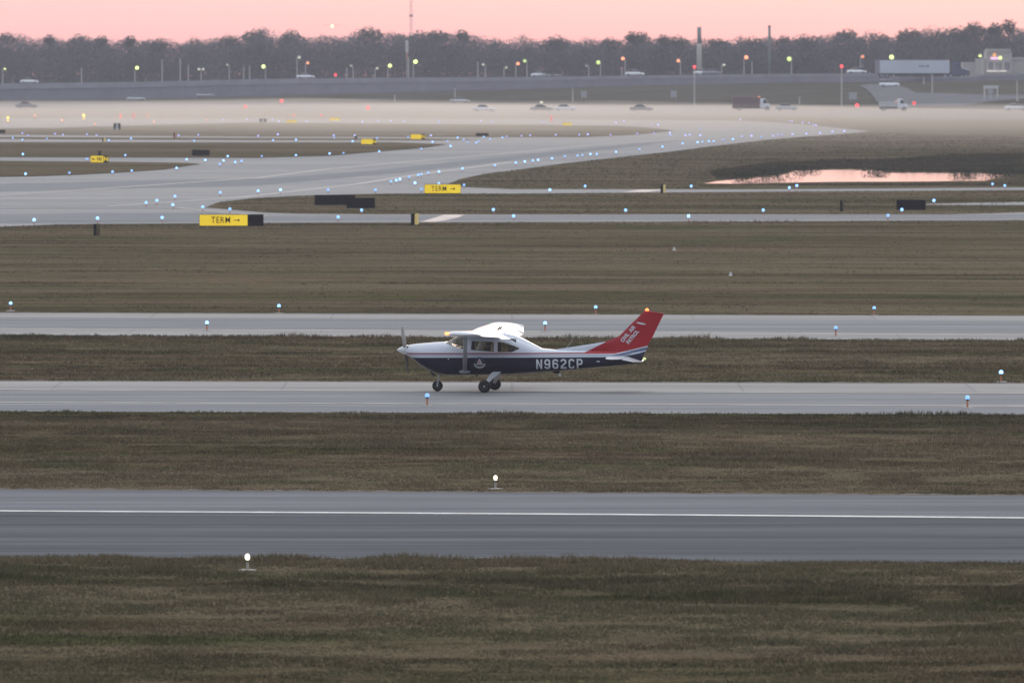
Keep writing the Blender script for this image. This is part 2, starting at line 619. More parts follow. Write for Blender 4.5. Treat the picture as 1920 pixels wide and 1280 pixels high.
APRON = [(-400, 222), (480, 222), (960, 223), (1380, 226), (1440, 229), (1500, 233), (1560, 239), (1632, 246), (1560, 253), (1500, 257),
         (1440, 262), (1335, 274), (1260, 284), (1160, 295), (1060, 306), (960, 320), (910, 326), (865, 335), (837, 346), (870, 351), (960, 355),
         (1440, 355), (1920, 351.5), (2400, 347), (2400, 352), (1920, 356.5), (1440, 359.5), (960, 363), (740, 363), (640, 364.5), (560, 367),
         (480, 371), (410, 379), (385, 389), (440, 394), (500, 399), (560, 401), (700, 402), (960, 402.3), (1440, 402), (1780, 402), (1870, 400),
         (1920, 398), (2400, 388), (2400, 411), (1920, 413), (1440, 415), (960, 416.5), (500, 418), (180, 420), (100, 421), (0, 425), (-400, 440)]
sheet('apron', APRON, .008, M['apron'], 'wide pale concrete taxiways joining in the middle distance')
ISL6 = [(1265, 245), (1200, 238), (1150, 236), (1000, 234), (800, 233), (600, 231), (480, 230), (300, 234), (100, 240), (-400, 243), (-400, 252),
        (0, 252.5), (480, 256), (800, 257), (960, 257), (1100, 257), (1200, 252)]
ISLT = [(-400, 257), (0, 257), (480, 259), (800, 260), (905, 262), (800, 263), (480, 262.5), (0, 260.5), (-400, 260)]
ISL9 = [(-400, 266), (0, 266.5), (480, 267), (740, 267), (838, 270.5), (792, 277), (705, 284.5), (617, 291.5), (480, 295.5), (0, 294), (-400, 294)]
ISL11 = [(-400, 301), (0, 301.5), (200, 303), (340, 305), (376, 307), (340, 312), (310, 317), (240, 322), (150, 327), (60, 330), (0, 331), (-400, 334)]
for nm, P, lb in (('grass_island', ISL6, 'long far grass island between taxiways in the mist'), ('grass_island', ISLT, 'thin grass strip between two far taxiways'),
                  ('grass_island', ISL9, 'grass island between taxiways at left'), ('grass_island', ISL11, 'nearest left grass island beside the wide taxiway')):
    sheet(nm, P, .06, M['grass'], lb)
line('taxiway_line', [(-300, 385), (0, 366), (212, 352), (480, 333.5), (617, 317), (780, 302), (960, 286.5), (1110, 272), (1300, 259)], .6, .03, M['faint_line'], 'pale centre line curving along the diagonal taxiway')
line('taxiway_line', [(-300, 394), (200, 387), (440, 371), (670, 345), (730, 335.5), (830, 321), (960, 304)], .6, .03, M['faint_line'], 'faded line branching over the diagonal taxiway')
line('taxiway_line', [(200, 387), (330, 389), (400, 396), (500, 405), (960, 409), (1920, 407)], .5, .03, M['yellow_line'], 'worn line along the third taxiway')
# darker tyre worn tracks of the wide taxiway
sheet('worn_track', [(-300, 357), (0, 345), (300, 338), (480, 336), (480, 348), (300, 352), (0, 359), (-300, 372)], .018, M['taxi_asphalt'], 'darker worn asphalt lane on the wide taxiway')
sheet('worn_track', [(480, 336), (700, 320), (960, 292), (1200, 268), (1290, 262), (1200, 274), (960, 301), (760, 323), (480, 348)], .018, M['taxi_asphalt'], 'darker worn lane on the diagonal taxiway')
sheet('worn_track', [(-300, 410), (0, 402), (180, 400), (385, 399), (500, 404), (960, 405), (1920, 402), (2400, 393), (2400, 404), (1920, 409.5), (960, 412.5), (500, 414), (0, 418), (-300, 428)], .018, M['taxi_asphalt'], 'darker lane of the third taxiway')
sheet('panel_marking', [(789, 416), (833, 402.6), (872, 402.6), (858, 408), (830, 414), (815, 416)], .024, M['pink_mark'], 'pale slanted painted patch on the third taxiway')
sheet('panel_marking', [(1165, 360.6), (1200, 355.6), (1250, 355.6), (1215, 360)], .024, M['pink_mark'], 'pale slanted patch on the fourth taxiway')
sheet('side_path', [(1737, 384.5), (1738, 382), (1920, 378.5), (2400, 372), (2400, 379), (1920, 384.5)], .02, M['shoulder'], 'narrow pale path in the grass at right')


M['soil'] = plain('dark_soil_and_shade', (.040, .034, .026), .95, var=.5, scale=.8)  # dark tone stands for bare soil and the shade at its lip


def soil_shade_edge(px_line, width, label):
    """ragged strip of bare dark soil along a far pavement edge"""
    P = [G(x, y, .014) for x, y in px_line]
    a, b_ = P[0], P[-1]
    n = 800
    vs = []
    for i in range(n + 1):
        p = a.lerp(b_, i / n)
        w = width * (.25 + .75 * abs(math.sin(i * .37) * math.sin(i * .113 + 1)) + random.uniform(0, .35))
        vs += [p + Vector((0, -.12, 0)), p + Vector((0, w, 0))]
    o = MB().add(vs, [(2 * i, 2 * i + 2, 2 * i + 3, 2 * i + 1) for i in range(n)]).build('soil_shade_edge', M['soil'], fix=False)
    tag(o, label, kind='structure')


soil_shade_edge(seg(917.5, 929), .9, 'bare soil lip with painted shade along the far edge of the runway')
soil_shade_edge(seg(714, 718.5), 1.0, 'bare soil lip with painted shade behind the nearest taxiway')
soil_shade_edge(seg(586, 592), .8, 'bare soil lip with painted shade behind the second taxiway')

# ------------------------------------------------------------------ grass blades (stuff)


def inside(P, x, y):
    r = np.zeros(len(x), bool)
    n = len(P)
    for i in range(n):
        x0, y0 = P[i]
        x1, y1 = P[(i + 1) % n]
        c = ((y0 > y) != (y1 > y)) & (x < (x1 - x0) * (y - y0) / (y1 - y0 + 1e-9) + x0)
        r ^= c
    return r


def fnoise(x, y, f, seed):
    """cheap smooth 2-D value noise"""
    g = np.random.default_rng(seed).random((256, 256))
    X, Y = x * f + 1000, y * f + 1000
    xi, yi = np.floor(X).astype(int), np.floor(Y).astype(int)
    u, v = X - xi, Y - yi
    u, v = u * u * (3 - 2 * u), v * v * (3 - 2 * v)
    a, b = g[xi % 256, yi % 256], g[(xi + 1) % 256, yi % 256]
    c, d = g[xi % 256, (yi + 1) % 256], g[(xi + 1) % 256, (yi + 1) % 256]
    return (a * (1 - u) + b * u) * (1 - v) + (c * (1 - u) + d * u) * v


def grass(px_poly, n, h, w, label, name='grass', mat=None, spread=1.0, hvar=.5, tuft=3):
    P = [(p.x, p.y) for p in (G(a, b) for a, b in px_poly)]
    xs, ys = [p[0] for p in P], [p[1] for p in P]
    X = np.empty(0)
    Y = np.empty(0)
    while len(X) < n:
        x = rng.uniform(min(xs), max(xs), n * 2)
        y = rng.uniform(min(ys), max(ys), n * 2)
        k = inside(P, x, y)
        X, Y = np.append(X, x[k]), np.append(Y, y[k])
    X, Y = X[:n], Y[:n]
    hh = h * (0.2 + 1.7 * fnoise(X, Y, .8, 3) ** 1.6 * (0.5 + fnoise(X, Y, .13, 5))) * rng.uniform(1 - hvar, 1 + hvar, n)
    X, Y, hh = (np.repeat(a, tuft) for a in (X, Y, hh))
    m = len(X)
    X = X + rng.normal(0, w * 1.5, m)
    Y = Y + rng.normal(0, w * 1.5, m)
    a = rng.uniform(0, 2 * PI, m)
    ww = w * rng.uniform(.5, 1.2, m)
    lean = rng.normal(0, .35 * spread, (m, 2)) * hh[:, None]
    V = np.empty((m, 3, 3))
    V[:, 0] = np.stack([X - np.cos(a) * ww, Y - np.sin(a) * ww, np.zeros(m) - .01], 1)
    V[:, 1] = np.stack([X + np.cos(a) * ww, Y + np.sin(a) * ww, np.zeros(m) - .01], 1)
    V[:, 2] = np.stack([X + lean[:, 0], Y + lean[:, 1], hh * rng.uniform(.6, 1.1, m)], 1)
    o = np_mesh(name, V.reshape(-1, 3), np.arange(m * 3).reshape(-1, 3), mat or M['blades'])
    return tag(o, label, 'grass', kind='stuff')


def gband(tops, bots, n, h, w, label, **k):
    return grass(tops + bots[::-1], n, h, w, label, **k)


def off(l, d):
    return [(x, y + d) for x, y in l]


EX = [(-120, 0), (2040, 0)]


def seg2(a, b):
    k = (b - a) / 1920
    return [(-330, a - 330 * k), (2250, a + 2250 * k)]


gband(seg2(1043, 1056), seg2(1330, 1340), 180000, .055, .014, 'rough brown and green grass in front of the runway', mat=M['blades_near'])
gband(seg2(1041.5, 1054.5), seg2(1056, 1069), 9000, .075, .014, 'ragged grass fringe along near edge of the runway')
gband(seg2(779, 785), seg2(916.5, 928), 175000, .055, .017, 'winter grass strip between the runway and nearest taxiway')
gband(seg2(771, 777), seg2(781, 787), 9000, .085, .017, 'taller grass along near edge of the nearest taxiway')
gband(seg2(632, 642), seg2(713.5, 718), 105000, .06, .022, 'brown grass strip directly behind the small aircraft')
gband(seg2(628, 638), seg2(633, 643), 9000, .10, .020, 'taller grass along near edge of the second taxiway')
gband(seg2(424, 416), seg2(585.5, 591.5), 90000, .030, .028, 'wide streaked grass field beyond the second taxiway', mat=M['blades_far'])
grass([(392, 389), (410, 380), (480, 371.6), (560, 367.6), (740, 363.6), (960, 363.5), (1440, 360), (2050, 356), (2050, 397), (1870, 399.5), (1780, 401.5), (960, 401.7), (560, 400.5), (440, 393.5)],
      20000, .06, .04, 'grass wedge between the third and fourth taxiways', mat=M['blades_far'])
grass([(842, 346), (910, 326.5), (1060, 307), (1260, 285), (1440, 263), (1500, 258), (1640, 248), (1760, 254), (2100, 262), (2100, 290), (1700, 291), (1480, 299), (1320, 343), (1312, 354), (960, 354.5), (870, 350.5)], 30000, .09, .05,
      'rough grass slope right of the diagonal taxiway', mat=M['blades_far'])
grass([(-130, 433), (0, 426.5), (100, 422.5), (500, 419.5), (960, 418), (2050, 413.5), (2050, 417.5), (0, 429)], 5000, .09, .025, 'grass along near edge of the third taxiway', mat=M['blades_far'])

# ------------------------------------------------------------------ freeway embankment and what stands on it
BX = [-700, 0, 480, 960, 1440, 1920, 2600]
BASE_Y = [191, 191, 190.5, 196, 200, 207, 210]      # photo row of the foot of the slope
WALL_D = [2345, 2340, 2330, 2255, 2185, 2110, 2040]  # distance of the wall
WTX = [-700, 0, 250, 480, 700, 960, 1200, 1440, 1655, 1672, 1815, 1850, 1920, 2600]
WT_Y = [159, 157, 154, 148.5, 146, 145, 142, 139, 138, 144, 144, 139, 137.5, 134]
WB_Y = [192, 189, 186, 180, 175, 168, 161, 155.5, 154, 154, 152, 151, 150, 147]


def wall_pt(px, top):
    Y = lerp(BX, WALL_D, px)
    return at(px, lerp(WTX, WT_Y if top else WB_Y, px), Y)


def slope_pt(px, py, lift=0.0):
    B = G(px, lerp(BX, BASE_Y, px))
    Wp = wall_pt(px, False)
    lo, hi = 0.0, 1.0
    for _ in range(30):
        t = (lo + hi) / 2
        p = B.lerp(Wp, t)
        y = H0 / 2 - FPX * ((p.z - CH) * math.cos(TH) + p.y * math.sin(TH)) / (p.y * math.cos(TH) - (p.z - CH) * math.sin(TH))
        if y > py:
            lo = t
        else:
            hi = t
    p = B.lerp(Wp, t)
    p.z += lift
    p.x = (px - 960) / FPX * (p.y * math.cos(TH) - (p.z - CH) * math.sin(TH))
    return p


cols = sorted(list(range(-700, 2601, 60)) + [1655, 1672, 1815, 1850])
rows = []
for px in cols:
    B, Wb, Wt = G(px, lerp(BX, BASE_Y, px)), wall_pt(px, False), wall_pt(px, True)
    B = B + Vector((0, 0, .02))
    mids = [B.lerp(Wb, t) for t in (0.33, 0.66)]
    dz = Wt.z - .55
    k = px - 960
    dirx = (px - 960) / FPX
    rows.append([B, mids[0], mids[1], Wb, Vector((Wb.x + dirx * .5, Wb.y + .5, dz)), Vector((Wb.x + dirx * 45, Wb.y + 45, dz + .1)),
                 Vector((Wb.x + dirx * 75, Wb.y + 75, 2.0)), Vector((dirx * 4200, 4200, 2.0)), Vector((dirx * 4300, 4300, -.2))])
nn = len(rows[0])
m = MB()
m.add([p for r in rows for p in r], [(i * nn + j, (i + 1) * nn + j, (i + 1) * nn + j + 1, i * nn + j + 1) for i in range(len(rows) - 1) for j in range(nn - 1)])
mdk = grass_mat('embankment_grass', False, .35, (.040, .046, .044))
emb = m.build('embankment', mdk, fix=False)
tag(emb, 'dark grassy bank rising to the freeway', kind='structure')
# deck surface
m = MB()
m.add([p + Vector((0, 0, .03)) for r in rows for p in (r[4], r[5])], [(2 * i, 2 * i + 2, 2 * i + 3, 2 * i + 1) for i in range(len(rows) - 1)])
tag(m.build('freeway', M['road'], fix=False), 'raised freeway running in front of the woods', kind='structure')
# retaining wall
wall = thing('retaining_wall', 'long lavender grey concrete wall holding up the freeway', 'wall', wall_pt(960, False))
inv = -wall.location


def wall_strip(name, zf0, zf1, y0, y1, mat, parent):
    m = MB()
    vs = []
    for px in cols:
        a, b = wall_pt(px, False), wall_pt(px, True)
        z0 = a.z + (b.z - a.z) * zf0 - (.5 if zf0 == 0 else 0)
        z1 = a.z + (b.z - a.z) * zf1
        for yy, zz in ((y0, z0), (y0, z1), (y1, z1), (y1, z0)):
            vs.append(Vector((a.x, a.y + yy, zz)) + inv)
    fs = [(4 * i + j, 4 * i + 4 + j, 4 * i + 4 + (j + 1) % 4, 4 * i + (j + 1) % 4) for i in range(len(cols) - 1) for j in range(4)]
    fs += [(0, 1, 2, 3), tuple(range(len(vs) - 4, len(vs)))]
    m.add(vs, fs)
    return m.build(name, mat, parent)


wall_strip('wall_face', 0, .66, -.25, .25, M['wall'], wall)
wall_strip('parapet', .67, 1, -.45, .2, M['parapet'], wall)
# frontage road and exit ramp
sheet('frontage_road', [(x, lerp(BX, BASE_Y, x) + 1) for x in (-600, 0, 480, 960, 1440, 1920, 2500)] +
      [(x, lerp(BX, BASE_Y, x) + 18) for x in (2500, 1920, 1440, 960, 480, 0, -600)], .03, M['road'], 'frontage road along the foot of the bank')
RAMP = [(1611, 163), (1633, 160), (1665, 160), (1700, 167), (1717, 176), (1767, 177), (1842, 180), (1908, 180), (2300, 182), (2300, 206), (1920, 205),
        (1740, 203), (1655, 202), (1643, 192), (1633, 177), (1622, 168)]
m = MB()
rp = [slope_pt(x, y, .25) for x, y in RAMP]
m.add(rp, [tuple(range(len(rp)))])
ro = m.build('exit_ramp', M['road'], fix=False)
bmr = bmesh.new()
bmr.from_mesh(ro.data)
bmesh.ops.triangulate(bmr, faces=bmr.faces)
for f in bmr.faces:
    if f.normal.z < 0:
        f.normal_flip()
bmr.to_mesh(ro.data)
bmr.free()
tag(ro, 'pale exit ramp curving down the bank at right', kind='structure')


def deck(px, dy=6.0):
    p = wall_pt(px, True)
    k = (p.y + dy) / p.y
    return Vector((p.x * k, p.y + dy, p.z - .5))


# ------------------------------------------------------------------ text helper


def text(body, size, mat, parent, name, loc, rot=(PI / 2, 0, 0), weight=0.0, spacing=1.0, sx=1.0, align='CENTER', fn=None):
    cu = bpy.data.curves.new('text', 'FONT')
    cu.body = body
    cu.size = size
    cu.offset = weight
    cu.space_character = spacing
    cu.align_x = align
    cu.align_y = 'CENTER'
    cu.extrude = 0.0 if fn else 0.006
    to = bpy.data.objects.new('text', cu)
    COL.objects.link(to)
    dg = bpy.context.evaluated_depsgraph_get()
    me = bpy.data.meshes.new_from_object(to.evaluated_get(dg))
    bpy.data.objects.remove(to)
    bpy.data.curves.remove(cu)
    for v in me.vertices:
        v.co.x *= sx
    if fn:
        for v in me.vertices:
            v.co = fn(v.co.x, v.co.y)
    me.materials.clear()
    me.materials.append(mat)
    o = bpy.data.objects.new(name, me)
    COL.objects.link(o)
    o.parent = parent
    if not fn:
        o.location = loc
        o.rotation_euler = rot
    return o


# ------------------------------------------------------------------ taxiway edge lights


def light_proto(glowmat, far):
    r = thing('taxiway_light', 'blue', 'edge light')
    if not far:
        MB().lathe([(.20, 0), (.20, .025), (.16, .04), (.05, .045)], n=14).build('base_plate', M['plate'], r)
    MB().tube((0, 0, .03), (0, 0, .27), .030 if not far else .035, n=8).build('stem', M['orange'], r)
    if not far:
        MB().lathe([(.05, .26), (.055, .275), (.055, .295), (.045, .30)], n=12).build('collar', M['dark_metal'], r)
    g = MB().sphere((0, 0, .345 if not far else .35),  .075 if not far else .105, 12, (1, 1, 1.05)).build('lamp_globe', glowmat, r, smooth=True)
    return r


near_p = light_proto(M['blue_glow'], False)
far_p = light_proto(M['blue_glow'], True)
vio_p = light_proto(M['violet_glow'], True)
used = set()


def place_light(px, py, label, group=None, proto=None, is_lamp=True):
    yb = (py - 3.36) / .968 if is_lamp else py
    p = G(px, yb)
    pr = proto or (far_p if p.y < 1250 else vio_p)
    if pr.name in used:
        o = copy_tree(pr)
    else:
        o = pr
        used.add(pr.name)
    o.location = p
    o['label'] = label
    if group:
        o['group'] = group
    return o


for px, yb, lb in ((20, 583.5, 'blue edge light at far left beyond the second taxiway'),
                   (523, 588.5, 'blue edge light beyond the second taxiway, left of the aircraft nose'),
                   (1117, 591, 'blue edge light beyond second taxiway, left of the red tail fin'),
                   (1639, 592.5, 'blue edge light beyond the second taxiway, in the right part'),
                   (388, 621, 'blue edge light on orange stem at near side of second taxiway, left'),
                   (1022, 622, 'blue edge light on orange stem just above the aircraft tail cone'),
                   (1567, 631, 'blue edge light on orange stem at near side of second taxiway, right'),
                   (801, 762, 'blue edge light with base plate in front of the aircraft nose wheel'),
                   (1814, 766, 'blue edge light with base plate on the near taxiway at right'),
                   (1877, 717, 'blue edge light in grass edge behind the nearest taxiway, far right')):
    place_light(px, yb, lb, 'blue lights along the two near taxiways', near_p, False)

Z = {
    'small blue light along the third taxiway': [(64, 412), (183, 409), (304, 408), (634, 407), (678, 394), (925, 393), (963, 405), (1173, 394), (1291, 405), (1431, 394), (1691, 393), (1665, 404), (431, 392), (380, 388), (1751, 376)],
    'small blue light along the fourth taxiway': [(484, 358), (526, 356), (615, 356), (704, 356), (790, 355), (870, 347), (823, 344), (1031, 356), (1097, 349), (1296, 349), (1480, 352), (1494, 348), (1861, 345), (1884, 348)],
    'small blue light in the cluster before the left grass wedge': [(274, 380), (294, 376), (324, 384), (328, 368), (413, 361)],
    'small blue light in the row climbing along the diagonal taxiway': [(733, 340), (743, 338), (750, 336), (767, 332), (778, 343), (784, 328), (790, 327), (803, 324), (823, 322), (867, 316), (928, 310), (967, 305), (984, 303), (999, 301), (1009, 300), (1035, 297), (1059, 293), (1083, 292), (1092, 291), (1107, 289), (1119, 289), (1155, 285), (1199, 280), (1242, 275), (1280, 269), (1308, 267), (1317, 266), (1329, 265), (1338, 265), (1356, 262), (1374, 261), (1391, 256), (1409, 255), (1427, 257)],
    'small blue light round the nearest left grass island': [(48, 326), (130, 324), (211, 322), (247, 320), (331, 315), (163, 298), (43, 289), (235, 291), (350, 299), (385, 300), (412, 308), (419, 301), (427, 293), (441, 304), (453, 302)],
    'small blue light along the second left grass island': [(491, 293), (555, 291), (618, 288), (644, 287), (711, 284), (790, 279), (845, 274)],
    'tiny blue violet light along the far left taxiways': [(24, 259), (42, 250), (42, 262), (53, 254), (88, 260), (103, 251), (118, 253), (163, 252), (181, 254), (204, 263), (246, 260), (335, 254), (372, 253), (364, 264), (484, 255), (521, 252), (512, 263), (555, 262), (626, 254), (627, 258), (665, 254), (661, 265), (707, 259), (765, 257), (808, 254), (811, 266), (839, 265), (858, 258), (869, 262), (877, 267), (893, 268), (897, 265), (907, 257), (919, 261), (950, 256), (942, 258)],
    'tiny blue light at the misty end of diagonal taxiway': [(978, 255), (994, 254), (1042, 253), (1086, 253), (1102, 252), (1145, 253), (1195, 251), (1226, 250), (1256, 249), (1257, 254), (1285, 254), (1293, 253), (1313, 254), (1314, 242), (1450, 255), (1459, 253), (1467, 253), (1486, 252), (1512, 251), (1538, 250), (1561, 247), (1583, 246), (1480, 227), (1485, 228), (1505, 230), (1517, 231), (1525, 234), (1530, 235)],
    'tiny blue light in the far row beyond the misty grass island': [(418, 225), (463, 224), (470, 227), (511, 224), (523, 228), (575, 228), (628, 228), (680, 229), (702, 225), (709, 227), (733, 227), (758, 228), (823, 226), (823, 230), (902, 227), (922, 229), (931, 223), (1015, 229), (1022, 230), (1037, 223), (1155, 230), (1170, 227), (1222, 234), (1234, 234), (1388, 224)],
}
ONES = 'first second third fourth fifth sixth seventh eighth ninth tenth eleventh twelfth thirteenth fourteenth fifteenth sixteenth seventeenth eighteenth nineteenth'.split()


def ordinal(n):
    if n < 20:
        return ONES[n - 1]
    tens = {2: 'twent', 3: 'thirt', 4: 'fort'}[n // 10]
    return tens + 'ieth' if n % 10 == 0 else tens + 'y ' + ONES[n % 10 - 1]


for lb, pts in Z.items():
    head, tail = lb.split('light ', 1)
    for i, (a, b) in enumerate(sorted(pts)):
        place_light(a, b, '%slight, %s from left %s' % (head, ordinal(i + 1), tail), lb.replace('small ', '').replace('tiny ', '').replace('light', 'lights'))

# white runway edge lights
rl = thing('runway_light', 'bright white runway light on a stem in front of the runway', 'edge light', G(464, 1068), group='white runway lights')
MB().lathe([(.20, 0), (.20, .008), (.17, .012), (.04, .014)], n=18).build('base_plate', M['plate'], rl)
MB().tube((0, 0, .03), (0, 0, .21), .028, n=10).build('stem', M['yellow_line'], rl)
MB().lathe([(.05, .19), (.07, .2), (.07, .215), (.05, .22)], n=14).build('collar', M['dark_metal'], rl)
MB().sphere((0, 0, .28), .05, 14, (1, 1, 1.35)).build('lamp_globe', M['white_glow'], rl, smooth=True)
r2 = copy_tree(rl)
r2.location = G(929, 916)
r2['label'] = 'bright white runway light in the grass beyond the runway'

# ------------------------------------------------------------------ airfield signs


def sign(pxl, pxr, yt, yb, panels, label, cat='airfield sign', rz=0.0, depth=.32, group=None, leg=.10):
    pc = G((pxl + pxr) / 2, yb + .8)
    s = FPX / pc.y
    w, h = (pxr - pxl) / s, (yb - yt) / s
    r = thing('airfield_sign', label, cat, pc, rz, group)
    MB().box(-w / 2, w / 2, -depth / 2 + .03, depth / 2, leg, leg + h).build('cabinet', M['black'], r, bevel=.012)
    for x in (-w * .38, w * .38):
        MB().tube((x, 0, -.02), (x, 0, leg + .02), .03, n=8).lathe([(.09, 0), (.09, .02), (.03, .03)], (x, 0, 0), 10).build('leg', M['grey_metal'], r)
    for f0, f1, kind, txt in panels:
        x0, x1 = -w / 2 + w * f0, -w / 2 + w * f1
        mt = {'y': M['sign_yellow'], 'k': M['black'], 'w': M['white_line']}[kind]
        f = MB().box(x0 + .02, x1 - .02, -depth / 2 - .005, -depth / 2 + .028, leg + .03, leg + h - .03).build('face', mt, r, bevel=.008)
        if txt:
            body, ts, tm, wt, sp = txt
            text(body, h * ts, tm, f, 'lettering', ((x0 + x1) / 2 - .0, -depth / 2 - .0125, leg + h / 2), weight=wt, spacing=sp)
    return r, w, h, leg, depth


def arrow(parent, cx, cz, L, T, y, flip=1):
    """arrow as one flat outline"""
    a, hd = T / 2, T * 1.7
    pts = [(-L / 2, -a), (L / 2 - hd * 1.1, -a), (L / 2 - hd * 1.5, -hd), (L / 2 - hd * .8, -hd), (L / 2, 0), (L / 2 - hd * .8, hd), (L / 2 - hd * 1.5, hd), (L / 2 - hd * 1.1, a), (-L / 2, a)]
    pts = [(cx + flip * x, cz + z) for x, z in pts]
    return MB().prism(pts, y - .006, y).build('arrow', M['black'], parent)


r, w, h, lg, dp = sign(374, 494, 404, 426, [(0, .757, 'y', None), (.757, 1, 'k', None)], 'yellow lit sign reading TERM with arrow and black end panel beside third taxiway')
fc = [c for c in kids(r) if c.name.startswith('face')][0]
text('TERM', h * .76, M['black'], fc, 'lettering', (-w / 2 + w * .335, -dp / 2 - .0125, lg + h / 2), weight=.002, spacing=1.12, sx=.82)
arrow(fc, -w / 2 + w * .585, lg + h / 2, w * .095, .05, -dp / 2 - .007)
r, w, h, lg, dp = sign(796, 864, 347, 364.5, [(0, 1, 'y', None)], 'yellow lit sign reading TERM with arrow beside the fourth taxiway')
fc = [c for c in kids(r) if c.name.startswith('face')][0]
text('TERM', h * .76, M['black'], fc, 'lettering', (-w / 2 + w * .40, -dp / 2 - .0125, lg + h / 2), weight=.002, spacing=1.12, sx=.82)
arrow(fc, -w / 2 + w * .78, lg + h / 2, w * .13, .055, -dp / 2 - .007)
r, w, h, lg, dp = sign(170, 203.5, 293, 306, [(0, .72, 'y', None), (.72, 1, 'k', ('N', .85, M['sign_yellow'], .02, 1))], 'small yellow lit sign with left arrow, N5 and a yellow N on black')
fc = [c for c in kids(r) if c.name.startswith('face')][0]
text('N5', h * .75, M['black'], fc, 'lettering', (-w / 2 + w * .50, -dp / 2 - .0125, lg + h / 2), weight=.012, sx=.8)
arrow(fc, -w / 2 + w * .17, lg + h / 2, w * .2, .07, -dp / 2 - .007, -1)
sign(677, 705, 261.5, 271.5, [(0, .78, 'y', None), (.78, 1, 'k', ('N', .85, M['sign_yellow'], .02, 1))], 'small yellow lit sign with dark end left of the grass island tip')
sign(770, 797, 252.5, 262, [(0, .74, 'y', None), (.74, 1, 'k', ('N', .85, M['sign_yellow'], .02, 1))], 'small yellow lit sign with dark end right of its twin near the mist')
sign(538, 556, 225.5, 231, [(0, 1, 'y', None)], 'tiny yellow lit sign in the far mist, leftmost of three')
sign(618, 637, 221.5, 227.5, [(0, 1, 'y', None)], 'tiny yellow lit sign in the far mist, middle of three')
sign(1055, 1072, 230.5, 236, [(0, 1, 'y', None)], 'tiny yellow lit sign in the far mist, rightmost of three')
gb = 'sign cabinets seen from their black backs'
sign(590, 666, 366, 385, [], 'longer black sign back standing behind another on the grass wedge', group=gb, leg=.05)
sign(650, 703, 371.5, 391, [], 'shorter black sign back in front of another on the grass wedge', group=gb, leg=.05)
sign(1681, 1735, 375, 394, [], 'black sign back on the right part of the grass wedge', group=gb, leg=.05)
sign(360, 393, 281, 292.5, [], 'small black sign back on the left grass island', group=gb, leg=.05)
sign(892, 916, 250, 256, [], 'dark grey sign back in mist beyond the diagonal taxiway', group=gb, leg=.05)
sign(-14, 10, 243.5, 251, [], 'grey sign back cut by the left edge of the photo', group=gb, leg=.05)
# signs turned almost edge-on: black end, coloured face running away to the right


def edge_sign(px, yt, yb, face, label, wpx=12):
    p = G(px, yb + .5)
    s = FPX / p.y
    h = (yb - yt) / s
    r = thing('marker_sign', label, 'airfield sign', p, R(83), 'signs seen from their ends')
    L = wpx * .48 / s / math.cos(R(83))
    d = wpx * .48 / s
    MB().box(-L / 2, L / 2, -d / 2, d / 2, .05, h).build('cabinet', M['black'], r, bevel=.01)
    MB().box(-L / 2 + .03, L / 2 - .03, -d / 2 - .03, -d / 2 - .002, .07, h - .02).build('face', face, r)
    for x in (-L * .4, L * .4):
        MB().tube((x, 0, -.02), (x, 0, .06), .03, n=6).build('leg', M['grey_metal'], r)
    return r


M['dull_yellow'] = plain('unlit_yellow_sign_face', (.62, .50, .13), .6)
edge_sign(777.5, 399.5, 422.5, M['dull_yellow'], 'edge-on sign with yellow side beside the pale patch on third taxiway', 14)
edge_sign(181, 419, 442.5, M['grass'], 'edge-on black sign in the grass below the left blue lights', 10)
edge_sign(1243, 345.5, 362.5, M['dull_yellow'], 'edge-on sign with yellow side left of the pond', 10)
edge_sign(1578, 375, 397, M['black'], 'thin edge-on black sign on the grass right of centre', 7)
edge_sign(194.5, 258, 266, M['dull_yellow'], 'tiny dark edge-on sign above the small N sign', 5)
edge_sign(328, 248.5, 259, M['orange'], 'tiny orange brown edge-on sign on the far left taxiway', 5)
edge_sign(187, 283, 292.5, M['black'], 'tiny dark edge-on sign right behind the small N sign', 5)
edge_sign(667, 255, 262, M['black'], 'tiny dark edge-on sign left of the small yellow signs', 4)
for px, yt, yb, lb in ((219.5, 232, 244.5, 'small black and white boundary board on far left grass'), (493, 223.5, 230.5, 'small grey and white boundary board in the mist left of a tiny yellow sign')):
    sign(px - 6.5, px + 6.5, yt, yb, [(0, .3, 'k', None), (.3, .7, 'w', None), (.7, 1, 'k', None)], lb, 'marker board')
# little white markers in the grass field
for px, py, lb in ((1264, 468.5, 'tiny white marker in the grass field above the red tail'), (1370, 516, 'tiny pale marker in the grass field right of the red tail')):
    t = thing('white_marker', lb, 'marker', G(px, py + 1))
    MB().lathe([(.09, 0), (.07, .06), (.05, .16), (.02, .19)], n=10).build('cone', M['white_line'], t)
    MB().lathe([(.12, -.005), (.12, .015), (.1, .02)], n=10).build('foot', M['pale_post'], t)

